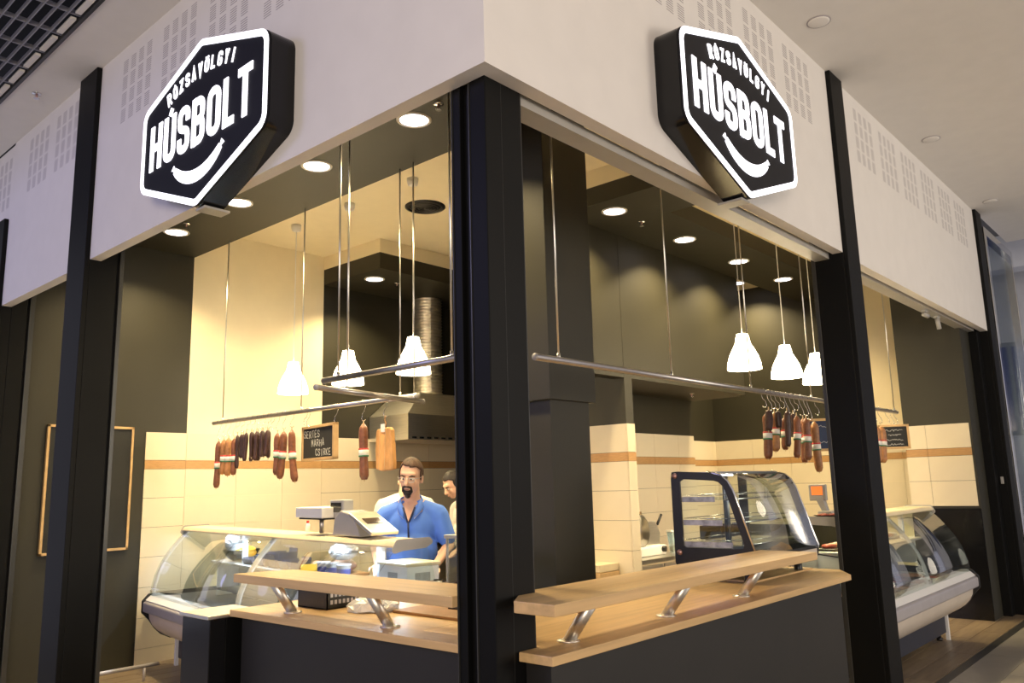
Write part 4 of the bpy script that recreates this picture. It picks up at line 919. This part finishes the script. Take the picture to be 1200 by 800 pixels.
MB().cyl((0.20, -0.12, 0.06), (0.20, -0.15, 0.06), 0.03, n=16).build('dial', 'black_plastic', t, True)
for x in (-0.2, 0.24):
    for y in (-0.08, 0.12): MB().cyl((x, y, -0.0), (x, y, -0.0 + 0.02), 0.022, n=10).build('foot', 'black_plastic', t)
MB().cyl((0.27, -0.02, 0.30), (0.36, -0.02, 0.40), 0.014, n=10).build('handle', 'black_plastic', t, True)
t = thing('chalkboard', 'small wood framed chalkboard leaning in the niche behind the slicer', 'chalkboard', (5.55, 3.06, 0.80), local=True)
R12 = Matrix.Rotation(math.radians(-8), 4, 'X')
mb = MB().box(-0.17, 0.17, -0.004, 0.004, 0.02, 0.40, R12); mb.build('board', 'blackboard', t)
for a in ((-0.19, -0.165, 0.0, 0.42), (0.165, 0.19, 0.0, 0.42)): MB().box(a[0], a[1], -0.010, 0.008, a[2], a[3], R12).build('frame_side', 'wood_frame', t)
for a in ((0.0, 0.025), (0.395, 0.42)): MB().box(-0.19, 0.19, -0.010, 0.008, a[0], a[1], R12).build('frame_rail', 'wood_frame', t)
t = thing('clear_tub', 'clear plastic tub tilted beside the slicer', 'tub', (5.52, 2.58, 0.80), 0.3, local=True)
mb = MB().lathe([(0.05, 0), (0.075, 0.22), (0.070, 0.22), (0.045, 0.008)], (0, 0, 0), 4, cap=False); mb.build('tub_body', 'pane_glass', t); MB().lathe([(0.08, 0.22), (0.08, 0.235)], (0, 0, 0), 4).build('lid', 'film', t)
t = thing('wooden_box', 'pale wooden box stack beside the column', 'box', (4.18, 2.62, 0))
box('cabinet_body', 'white_plastic', 4.02, 4.31, 2.46, 2.80, 0, 0.66, t, 0.004); box('drawer_box', 'wood_frame', 4.00, 4.31, 2.45, 2.81, 0.66, 0.74, t, 0.004); box('lid_box', 'case_cream', 4.01, 4.31, 2.46, 2.80, 0.745, 0.81, t, 0.004)

# two small spotlights under the shutter track
for x, lb in ((6.53, 'small folded spotlight bracket under the far shutter track'), (6.97, 'small hanging spotlight under the far shutter track')):
    t = thing('track_spotlight', lb, 'spotlight', (x, 0.16, 3.165))
    MB().box(x - 0.05, x + 0.05, 0.14, 0.18, 3.145, 3.166).build('mount', 'grey_plastic', t, bevel=0.003)
    if x > 6.7: MB().cyl((x, 0.16, 3.146), (x + 0.01, 0.15, 3.03), 0.022, n=14).build('spot_body', 'grey_plastic', t, True)
    else: MB().cyl((x - 0.04, 0.16, 3.12), (x + 0.07, 0.15, 3.115), 0.022, n=14).build('spot_body', 'grey_plastic', t, True); MB().cyl((x, 0.16, 3.148), (x, 0.16, 3.12), 0.008, n=10).build('stem', 'grey_plastic', t, True)

# framed blackboard on the dark wall
t = thing('framed_blackboard', 'tall blank blackboard in a thin pale wooden frame on the dark wall', 'blackboard', (0.84, 5.83, 1.05))
box('board', 'blackboard', 0.48, 1.20, 5.822, 5.844, 1.07, 2.165, t)
for x in (0.462, 1.196): box('frame_side', 'wood_frame', x, x + 0.022, 5.812, 5.844, 1.05, 2.185, t, 0.002)
for z in (1.05, 2.163): box('frame_rail', 'wood_frame', 0.462, 1.218, 5.812, 5.844, z, z + 0.022, t, 0.002)

# ---------------------------------------------------------------- hooks, sausages, hanging boards
def s_hook(x, y, z, drop, label, group, ax, s=1.0):
    # z: rail axis height; wire goes over the rail, ends in a J below; ax = unit vector across the rail
    ax = Vector(ax); pts = []
    for k in range(7):
        a = math.radians(200 - 35 * k); pts.append(Vector((x, y, z)) + ax * 0.0225 * math.cos(a) + Vector((0, 0, 0.0225 * math.sin(a))))
    zb = z - drop
    pts.append(Vector((x, y, z - 0.05)) + ax * 0.012)
    pts.append(Vector((x, y, zb + 0.05)) + ax * -0.012)
    for k in range(7):
        a = math.radians(170 + 30 * k); pts.append(Vector((x, y, zb + 0.018)) + ax * 0.017 * math.cos(a) + Vector((0, 0, 0.018 * math.sin(a))))
    return tag(MB().tube(pts, 0.0022, 6).build('meat_hook', 'chrome', smooth=True), label, 'hook', group)
def sausage(x, y, ztop, zbot, r, m, label, group, bend=(0, 0), band=True, band_at=0.55, wax=(0, 1)):
    t = thing('sausage', label, 'sausage', (x, y, ztop), 0, group, local=True)
    L = ztop - zbot; n = 14; pts = []; rad = []
    for k in range(n + 1):
        u = k / n; pts.append((bend[0] * (u ** 2), bend[1] * (u ** 2), -0.02 - (L - 0.03) * u)); e = min(1, u * 7, (1 - u) * 9 + 0.12)
        rad.append(r * (0.28 + 0.72 * math.sqrt(max(0, 1 - (1 - e) ** 2))) * (1 + 0.06 * math.sin(9 * u + x * 40)))
    MB().tube(pts, r, 12, rad).build('casing', m, t, True)
    MB().cyl((0, 0, 0.006), (0, 0, -0.03), 0.004, 0.006, 8).build('tied_end', 'string', t)
    MB().cyl((bend[0], bend[1], -L + 0.014), (bend[0] * 1.02, bend[1] * 1.02, -L - 0.004), 0.006, 0.003, 8).build('tied_end', 'string', t)
    if band:
        for (d0, d1, mm, nm) in ((-0.028, 0.028, 'label_white', 'label_band'), (-0.034, -0.022, 'label_red', 'label_stripe'), (0.022, 0.034, 'label_green', 'label_stripe')):
            P = []
            for e in (d0, d1):
                u = band_at + e / L; P.append((bend[0] * u * u, bend[1] * u * u, -0.02 - (L - 0.03) * u))
            MB().tube(P, r, 12, [r * 1.09 + (0.0012 if nm != 'label_band' else 0)] * 2, cap=True).build(nm, mm, t, True)
    return t
ZR = 2.20; AX = (1, 0, 0)
GH = 'hooks on the hood-side sausage rail'; XC = 1.71
def hang_left(y, ztop, zbot, r, m, label, group, **k):
    s_hook(XC, y, ZR, ZR - ztop, 'wire hook on the hood-side rail holding a sausage', GH, AX); return sausage(XC, y, ztop, zbot, r, m, label, group, **k)
hang_left(5.125, 2.045, 1.585, 0.029, 'sausage_red', 'longest dry sausage at the wall end of the hood-side rail', None, bend=(0, 0.02), band_at=0.52)
hang_left(5.030, 2.055, 1.705, 0.027, 'sausage_tan', 'pale tan sausage second from the wall end of the hood-side rail', None, bend=(0, 0.01))
hang_left(4.945, 2.065, 1.690, 0.031, 'sausage_tan', 'thick pale tan sausage third from the wall end', None)
hang_left(4.845, 2.055, 1.695, 0.025, 'sausage_red', 'thin brown banded sausage fourth from the wall end', None)
hang_left(4.790, 2.085, 1.752, 0.018, 'sausage_dark', 'thin long dark unlabelled sausage beside the banded ones', None, band=False)
for (dy, zb) in ((-0.018, 1.84), (0.018, 1.842)):
    sausage(XC, 4.705 + dy, 2.085, zb, 0.017, 'sausage_dark', 'dark sausage of the folded pair on the hood-side rail', 'folded pair of dark sausages', band=False)
s_hook(XC, 4.705, ZR, 0.115, 'wire hook on the hood-side rail holding the folded dark pair', None, AX)
rr = random.Random(4)
for i in range(9):
    y = 4.605 - 0.043 * i
    sausage(XC + (0.02 if i % 2 else -0.02), y, 2.095, 1.80 + rr.uniform(0, .045), 0.019, 'sausage_dark', 'dark brown sausage in the tight bunch on the hood-side rail', 'bunch of dark sausages', band=False, bend=(rr.uniform(-.02, .02), rr.uniform(-.02, .02)))
    if i % 2 == 0: s_hook(XC, y, ZR, 0.105, 'wire hook above the bunch of dark sausages', 'hooks above the dark bunch', AX)
for y in (4.47, 4.38, 4.30):
    pass
for (y, zt, zb, bd, lb) in ((4.13, 2.06, 1.675, (0, 0.005), 'straight banded sausage next to the dark bunch'), (4.035, 2.07, 1.645, (0, 0.05), 'banded sausage curving towards the dark bunch'), (3.915, 2.075, 1.615, (0, -0.06), 'banded sausage curving towards the chalkboard')):
    hang_left(y, zt, zb, 0.030, 'sausage_red', lb, None, bend=bd, band_at=0.50)
hang_left(2.95, 2.06, 1.608, 0.034, 'sausage_red', 'single large banded sausage beside the bacon slab', None, bend=(0, -0.015), band_at=0.52)
for y, lb in ((3.72, 'empty wire hook on the hood-side rail before the chalkboard'), (4.21, 'empty wire hook beside the dark sausage bunch')): s_hook(XC, y, ZR, 0.12, lb, None, AX)
# bacon slab
s_hook(XC, 2.69, ZR, 0.13, 'large wire hook holding the bacon slab', None, AX)
t = thing('bacon_slab', 'tied slab of smoked bacon hanging beside the large sausage', 'bacon', (XC, 2.69, 2.07), 0, local=True)
rr = random.Random(8); poly = [(-0.085, -0.10), (-0.07, -0.085), (0.06, -0.075), (0.085, -0.10), (0.10, -0.24), (0.112, -0.385), (-0.02, -0.395), (-0.085, -0.38), (-0.092, -0.25)]
o = MB().prism([(-p_[0], p_[1]) for p_ in poly], -0.022, 0.022, 'x').build('slab', 'bacon', t, bevel=0.012, seg=3)
for yy in (-0.03, 0.035): MB().cyl((-0.024, yy, -0.085), (-0.026, yy + 0.01, -0.385), 0.0016, n=6).build('groove_string', 'string', t)
MB().tube([(0, 0, 0.01), (0.004, 0.012, -0.02), (-0.003, -0.01, -0.045), (0.0, 0.0, -0.085)], 0.005, 8).build('knotted_string', 'board_brown', t, True)
MB().box(-0.026, -0.020, -0.022, 0.022, -0.11, -0.05).build('paper_tag', 'label_white', t)

def chalk_board(name, label, loc, rz, wd, ht, words, m='blackboard', marks=None):
    # local: x right, -y towards the viewer, hangs from z=0 down
    t = thing(name, label, 'chalkboard', loc, rz, None, local=True)
    box('board', m, -wd / 2 + 0.012, wd / 2 - 0.012, -0.012, 0.012, -ht + 0.012, -0.012, t)
    for x in (-wd / 2, wd / 2 - 0.022): box('frame_side', 'wood_frame', x, x + 0.022, -0.022, 0.022, -ht, 0, t, 0.002)
    for z in (-ht, -0.022): box('frame_rail', 'wood_frame', -wd / 2, wd / 2, -0.022, 0.022, z, z + 0.022, t, 0.002)
    RM = Matrix.Rotation(PI / 2, 4, 'X')
    for (txt, x, z, s_) in words or []:
        xx = x; q = random.Random(len(txt))
        for ch in txt:
            mb = MB()
            acc = None; c_ = ch
            if ch == 'É': c_ = 'E'; acc = "'"
            glyph(mb, c_, xx, z + q.uniform(-.004, .004), s_ * 0.62, s_, s_ * 0.085, 0.0125, 0.0135, rot=q.uniform(-.12, .12), acc=acc); xx += s_ * 0.88
            mb.v = [tuple(RM @ Vector(v_)) for v_ in mb.v]; mb.build('chalk_letter', 'chalk', t)
    for (x, z, ln) in marks or []:
        mb = MB(); q = random.Random(int(1000 * (x + z + 9))); pts = []; u = 0
        while u < ln: pts.append((x + u, z + q.uniform(-.010, .010))); u += q.uniform(.006, .012)
        stroke(mb, [Vector(p_) for p_ in pts], 0.003, 0.0125, 0.0135); mb.v = [tuple(RM @ Vector(v_)) for v_ in mb.v]; mb.build('chalk_word', 'chalk', t)
    return t
chalk_board('hanging_chalkboard', 'wood framed chalkboard with three chalked words on the hood-side rail', (XC, 3.52, 2.07), math.radians(-100), 0.60, 0.285, [('SERTÉS', -0.265, -0.098, 0.058), ('MARHA', -0.12, -0.172, 0.056), ('CSIRKE', -0.04, -0.248, 0.054)])
for y in (3.30, 3.68): s_hook(XC, y, ZR, 0.135, 'wire hook holding the hood-side chalkboard', 'hooks holding the hood-side chalkboard', AX)
# right rail
ZR2 = 2.215; YR = 0.70; AY = (0, 1, 0); GR = 'hooks on the slicer-side sausage rail'
SR = [(3.845, 2.09, 1.90, 0.030, 'sausage_dark', 0, -0.03), (3.945, 2.075, 1.69, 0.033, 'sausage_red', 1, -0.03), (4.01, 2.09, 1.93, 0.026, 'sausage_dark', 0, 0), (4.09, 2.09, 1.75, 0.032, 'sausage_tan', 1, -0.03), (4.185, 2.10, 1.785, 0.024, 'sausage_dark', 0, -0.03), (4.27, 2.05, 1.765, 0.029, 'sausage_red', 1, -0.02), (4.37, 2.07, 1.70, 0.028, 'sausage_red', 1, -0.06), (4.46, 2.10, 1.88, 0.027, 'sausage_dark', 0, 0), (4.56, 2.06, 1.68, 0.031, 'sausage_red', 1, -0.03), (4.66, 2.065, 1.665, 0.031, 'sausage_red', 1, -0.04), (4.73, 2.035, 1.585, 0.033, 'sausage_tan', 1, 0.02)]
LB = ['short dark folded sausage at the counter end of the slicer-side bunch', 'long banded sausage beside the short dark folded one', 'short dark sausage between two banded ones on the slicer-side rail', 'tan banded sausage on the slicer-side rail', 'thin long dark sausage on the slicer-side rail', 'banded sausage close beside the thin dark one', 'curved thin banded sausage on the slicer-side rail', 'dark looped sausage on the slicer-side rail', 'first of the two equal banded sausages on the slicer-side rail', 'second of the two equal banded sausages on the slicer-side rail', 'longest tan banded sausage next to the blue board']
for i, ((x, zt, zb, r, m, bd, bx), lb) in enumerate(zip(SR, LB)):
    s_hook(x, YR, ZR2, ZR2 - zt, 'wire hook on the slicer-side rail holding a sausage', GR, AY)
    sausage(x, YR + (0.035 if i % 2 else -0.03), zt, zb, r, m, lb, None, bend=(bx, 0), band=bool(bd), band_at=0.50)
for x, lb in ((4.90, 'empty wire hook beside the blue board'), (6.80, 'empty wire hook above the black menu board'), (7.08, 'empty wire hook at the far end of the slicer-side rail')): s_hook(x, YR, ZR2, 0.13, lb, None, AY)
for x, lb in ((6.40, 'tan banded sausage hanging between the black post and another tan sausage'), (6.56, 'tan banded sausage next to the black menu board')):
    s_hook(x, YR, ZR2, 0.14, 'wire hook holding a far sausage on the slicer-side rail', 'hooks holding the far sausages', AY)
    sausage(x, YR, 2.06, 1.67, 0.042, 'sausage_tan', lb, None, bend=(-0.05, 0), band_at=0.48)
chalk_board('hanging_chalkboard', 'wood framed blue chalkboard beside the sausages on the slicer-side rail', (5.15, 0.70, 2.065), math.radians(-58), 0.46, 0.29, [], 'blueboard', [(-0.17, -0.07, 0.20), (0.0, -0.14, 0.10), (-0.15, -0.21, 0.28)])
for x in (5.15,): s_hook(x, YR, ZR2, 0.15, 'wire hook holding the blue chalkboard', None, AY)
chalk_board('hanging_chalkboard', 'small black menu board with chalk lines at the rail end', (6.95, 0.70, 2.075), math.radians(-62), 0.30, 0.255, [], 'blackboard', [(-0.10, -0.06, 0.19), (-0.06, -0.11, 0.13), (-0.11, -0.16, 0.20), (-0.10, -0.205, 0.19)])
for x in (6.95,): s_hook(x, YR, ZR2, 0.14, 'wire hook holding the black menu board', None, AY)

# ---------------------------------------------------------------- people
def remesh(o, vox, it=4):
    m = o.modifiers.new('voxel', 'REMESH'); m.mode = 'VOXEL'; m.voxel_size = vox; m.use_smooth_shade = True
    s_ = o.modifiers.new('smooth', 'SMOOTH'); s_.factor = 0.5; s_.iterations = it
    return o
def person(label, loc, rz, shirt, hair_m, pose='work', glasses=False, beard=False, lean=0.0, head_tilt=(0, 0, 0), scale=1.0):
    t = thing('person', label, 'person', loc, rz, None, local=True); t.scale = (scale,) * 3
    LM = Matrix.Translation((0, 0, 0.98)) @ Matrix.Rotation(lean, 4, 'X') @ Matrix.Translation((0, 0, -0.98))
    HM = LM @ Matrix.Translation((0, -0.015, -0.030)) @ Matrix.Translation((0, 0.02, 1.50)) @ Matrix.Rotation(head_tilt[0], 4, 'X') @ Matrix.Rotation(head_tilt[1], 4, 'Y') @ Matrix.Rotation(head_tilt[2], 4, 'Z') @ Matrix.Translation((0, -0.02, -1.50))
    def cap(mb, a, b, r0, r1, M=LM): mb.cap(M @ Vector(a), M @ Vector(b), r0, r1)
    body = MB()
    # head and neck
    body.ell((0, 0.012, 1.700), (0.080, 0.097, 0.107), 24, 16, HM)
    body.ell((0, -0.022, 1.640), (0.068, 0.074, 0.078), 20, 12, HM)
    body.ell((0, -0.058, 1.592), (0.036, 0.032, 0.030), 14, 10, HM)
    body.ell((0, -0.068, 1.712), (0.058, 0.026, 0.022), 14, 8, HM)
    for s_ in (-1, 1):
        body.ell((s_ * 0.080, 0.015, 1.662), (0.011, 0.022, 0.034), 10, 8, HM); body.ell((s_ * 0.040, -0.066, 1.655), (0.024, 0.022, 0.020), 10, 8, HM)
    cap(body, (0, -0.092, 1.690), (0, -0.114, 1.650), 0.010, 0.015, HM); body.ell((0, -0.104, 1.645), (0.020, 0.015, 0.012), 10, 8, HM)
    body.ell((0, -0.090, 1.612), (0.026, 0.014, 0.016), 10, 8, HM)
    cap(body, (0, 0.030, 1.44), (0, 0.012, 1.61), 0.062, 0.056, LM)
    # torso, hips, legs
    body.ell((0, 0.01, 1.28), (0.165, 0.110, 0.20), 20, 12, LM); body.ell((0, -0.005, 1.08), (0.155, 0.118, 0.16), 20, 12, LM)
    body.ell((0, 0, 0.94), (0.16, 0.11, 0.11), 20, 12)
    for s_ in (-1, 1):
        cap(body, (s_ * 0.09, 0, 0.92), (s_ * 0.10, -0.01, 0.50), 0.080, 0.055, Matrix()); cap(body, (s_ * 0.10, -0.01, 0.50), (s_ * 0.105, 0.02, 0.09), 0.055, 0.036, Matrix())
        cap(body, (s_ * 0.105, 0.02, 0.05), (s_ * 0.115, -0.14, 0.035), 0.036, 0.028, Matrix())
    arms = {}
    for s_ in (-1, 1):
        sh_ = Vector((s_ * 0.195, 0.015, 1.365)); cap(body, (s_ * 0.06, 0.015, 1.43), sh_, 0.055, 0.054)
        if pose == 'work': el = Vector((s_ * 0.27, 0.0, 1.14)); wr = Vector((s_ * 0.20, -0.24, 1.06 if s_ < 0 else 1.04))
        else: el = Vector((s_ * 0.24, -0.03, 1.13)); wr = Vector((s_ * 0.14, -0.26, 1.02))
        arms[s_] = (sh_, el, wr)
        cap(body, sh_, el, 0.050, 0.040); cap(body, el, wr, 0.041, 0.026)
        d = (wr - el).normalized(); side = d.cross(Vector((0, 0, 1))).normalized() * s_; dn = side.cross(d) * s_
        palm = wr + d * 0.055; cap(body, wr, palm, 0.027, 0.026); cap(body, palm - side * 0.020, palm + side * 0.020, 0.017, 0.017)
        for k, (off, ln) in enumerate(((-0.034, 0.070), (-0.012, 0.082), (0.011, 0.076), (0.033, 0.060))):
            b0 = palm + side * off + d * 0.012; b1 = b0 + d * ln * 0.55; b2 = b1 + (d * 0.6 - Vector((0, 0, 0.8))).normalized() * ln * 0.5
            cap(body, b0, b1, 0.0092, 0.0085); cap(body, b1, b2, 0.0085, 0.0072)
        th0 = wr + d * 0.02 - side * 0.026; th1 = th0 + (d * 0.6 - side * 0.7).normalized() * 0.042; cap(body, th0, th1, 0.0115, 0.0098); cap(body, th1, th1 + (d * 0.95 - side * 0.15).normalized() * 0.034, 0.0098, 0.008)
    bo = remesh(body.build('body', 'skin', t, True), 0.0065, 3)
    # shirt
    s = MB()
    s.ell((0, 0.012, 1.275), (0.190, 0.128, 0.170), 24, 14, LM); s.ell((0, -0.02, 1.10), (0.190, 0.152, 0.19), 24, 14, LM); s.ell((0, 0, 0.97), (0.185, 0.140, 0.14), 24, 12, LM)
    cap(s, (-0.06, 0.03, 1.395), (0.06, 0.03, 1.395), 0.062, 0.062)
    for k in (-1, 1):
        sh_, el, wr = arms[k]; cap(s, (k * 0.05, 0.018, 1.425), sh_, 0.062, 0.068); cap(s, sh_, sh_.lerp(el, 0.74), 0.072, 0.070)
    so = remesh(s.build('shirt', shirt, t, True), 0.011, 5)
    # collar, placket
    if shirt == 'shirt_blue':
        for k in (-1, 1):
            pts = [LM @ Vector((k * 0.030, -0.082, 1.420)), LM @ Vector((k * 0.058, -0.060, 1.455)), LM @ Vector((k * 0.074, 0.0, 1.488)), LM @ Vector((k * 0.05, 0.075, 1.500)), LM @ Vector((0, 0.092, 1.502))]
            mb = MB(); q = []
            for i, p_ in enumerate(pts):
                c_ = LM @ Vector((0, 0.02, 1.45)); o_ = (p_ - c_); o_.z = 0; o_.normalize(); w_ = (0.070, 0.066, 0.054, 0.046, 0.044)[i]
                q += [p_ + o_ * 0.004, p_ + o_ * (0.034 if i else 0.030) - Vector((0, 0, w_))]
            mb.add(q, [(2 * i, 2 * i + 1, 2 * i + 3, 2 * i + 2) for i in range(4)])
            o = mb.build('collar', 'shirt_blue', so, True); sd = o.modifiers.new('thick', 'SOLIDIFY'); sd.thickness = 0.006; sd.offset = 0
            MB().tube([q[2 * i + 1] for i in range(5)], 0.0022, 6).build('collar_edge', 'label_white', so, True)
        # open neck and dark placket
        neck = [LM @ Vector(p_) for p_ in ((-0.040, -0.083, 1.445), (0.040, -0.083, 1.445), (0.0, -0.134, 1.335))]
        mb = MB(); mb.add([neck[0], neck[1], neck[2], neck[0] + Vector((0, 0.05, 0)), neck[1] + Vector((0, 0.05, 0)), neck[2] + Vector((0, 0.03, 0))], [(0, 2, 1), (3, 4, 5), (0, 3, 5, 2), (2, 5, 4, 1), (0, 1, 4, 3)]); mb.build('open_neck', 'skin', so)
        for a, b in (((-0.044, -0.090, 1.43), (-0.005, -0.136, 1.33)), ((0.042, -0.090, 1.43), (0.005, -0.136, 1.33)), ((0, -0.139, 1.33), (0.004, -0.158, 1.22))):
            MB().tube([LM @ Vector(a), LM @ Vector(b)], 0.007, 6).build('placket', 'shirt_trim', so, True)
    # trousers and shoes
    tr = MB(); tr.ell((0, 0.0, 0.90), (0.178, 0.130, 0.11), 20, 10)
    for k in (-1, 1): tr.cap((k * 0.09, 0, 0.86), (k * 0.10, -0.005, 0.50), 0.094, 0.075); tr.cap((k * 0.10, -0.005, 0.50), (k * 0.105, 0.015, 0.12), 0.075, 0.062)
    remesh(tr.build('trousers', 'trousers', t, True), 0.014, 4)
    for k in (-1, 1):
        sm = MB(); sm.cap((k * 0.105, 0.03, 0.045), (k * 0.115, -0.15, 0.038), 0.045, 0.038); sm.v = [(a_, b_, max(0.0, c_)) for a_, b_, c_ in sm.v]; sm.build('shoe', 'shoe_black', t, True)
    # hair: cap shell with a hairline, side panels
    def hair_keep(v_):
        if v_.y < -0.030: return v_.z > 1.768 - 0.15 * v_.x
        if v_.y < 0.03: return v_.z > 1.758 - (v_.y + 0.030) * 1.3
        return v_.z > 1.672 - (v_.y - 0.03) * 1.3
    hm = MB().ell((0, 0.016, 1.704), (0.0855, 0.1015, 0.1135), 48, 40, None, hair_keep); hm.v = [tuple(HM @ Vector(v_)) for v_ in hm.v]
    ho = hm.build('hair', hair_m, t, True); sd = ho.modifiers.new('thick', 'SOLIDIFY'); sd.thickness = 0.010; sd.offset = -0.6
    for k in (-1, 1):
        mb = MB().ell((k * 0.0785, -0.006, 1.700), (0.007, 0.022, 0.045), 10, 8, HM); mb.build('sideburn', hair_m, ho, True)
        MB().tube([HM @ Vector((k * 0.016, -0.098, 1.700)), HM @ Vector((k * 0.036, -0.097, 1.707)), HM @ Vector((k * 0.056, -0.082, 1.700))], 0.005, 6, [0.004, 0.006, 0.003]).build('eyebrow', hair_m, ho, True)
        ey = MB().ell((k * 0.031, -0.081, 1.681), (0.014, 0.011, 0.0075), 12, 8, HM).build('eye', 'eye_white', t, True)
        MB().ell((k * 0.030, -0.0905, 1.681), (0.0055, 0.003, 0.0055), 10, 6, HM).build('iris', 'iris', ey, True)
    MB().ell((0, -0.1035, 1.611), (0.019, 0.004, 0.0035), 12, 6, HM).build('lips', 'lips', t, True)
    if beard:
        b_ = MB(); b_.ell((0, -0.080, 1.583), (0.034, 0.027, 0.028), 16, 10, HM); b_.ell((0, -0.070, 1.556), (0.022, 0.022, 0.020), 12, 8, HM)
        for k in (-1, 1):
            cap(b_, (k * 0.004, -0.104, 1.630), (k * 0.030, -0.092, 1.622), 0.008, 0.007, HM); cap(b_, (k * 0.030, -0.092, 1.622), (k * 0.032, -0.082, 1.590), 0.007, 0.009, HM)
        b_.build('beard', 'hair_black', ho, True)
    if glasses:
        g = MB()
        for k in (-1, 1):
            lens = fillet([(k * 0.008, 1.692), (k * 0.056, 1.694), (k * 0.054, 1.664), (k * 0.014, 1.662)], 0.010, 4)
            pts = [HM @ Vector((p_.x, -0.106 + 0.25 * p_.x ** 2 * 10, p_.y)) for p_ in lens]; g.tube(pts, 0.0024, 6, closed=True)
            g.tube([HM @ Vector((k * 0.056, -0.098, 1.688)), HM @ Vector((k * 0.082, -0.06, 1.688)), HM @ Vector((k * 0.086, 0.02, 1.684))], 0.0017, 6)
        g.tube([HM @ Vector((-0.009, -0.106, 1.686)), HM @ Vector((0.0, -0.112, 1.689)), HM @ Vector((0.009, -0.106, 1.686))], 0.0017, 6)
        g.build('glasses', 'steel', t, True)
    return t
person('man in a blue polo shirt with goatee and glasses behind the hood-side case', (1.86, 2.56, 0), math.radians(-52), 'shirt_blue', 'hair_brown', glasses=True, beard=True, lean=0.10, head_tilt=(0.14, 0.06, -0.12), scale=0.995)
person('dark haired person in a white shirt turned sideways by the hood', (3.64, 3.71, 0), math.radians(-105), 'shirt_white', 'hair_black', pose='down', lean=0.22, head_tilt=(0.35, 0, 0), scale=0.98)
person('person in a white shirt bending behind the man in blue', (2.672, 3.612, 0), math.radians(131), 'shirt_white', 'hair_black', pose='down', lean=0.34, head_tilt=(0.45, 0, 0), scale=1.03)
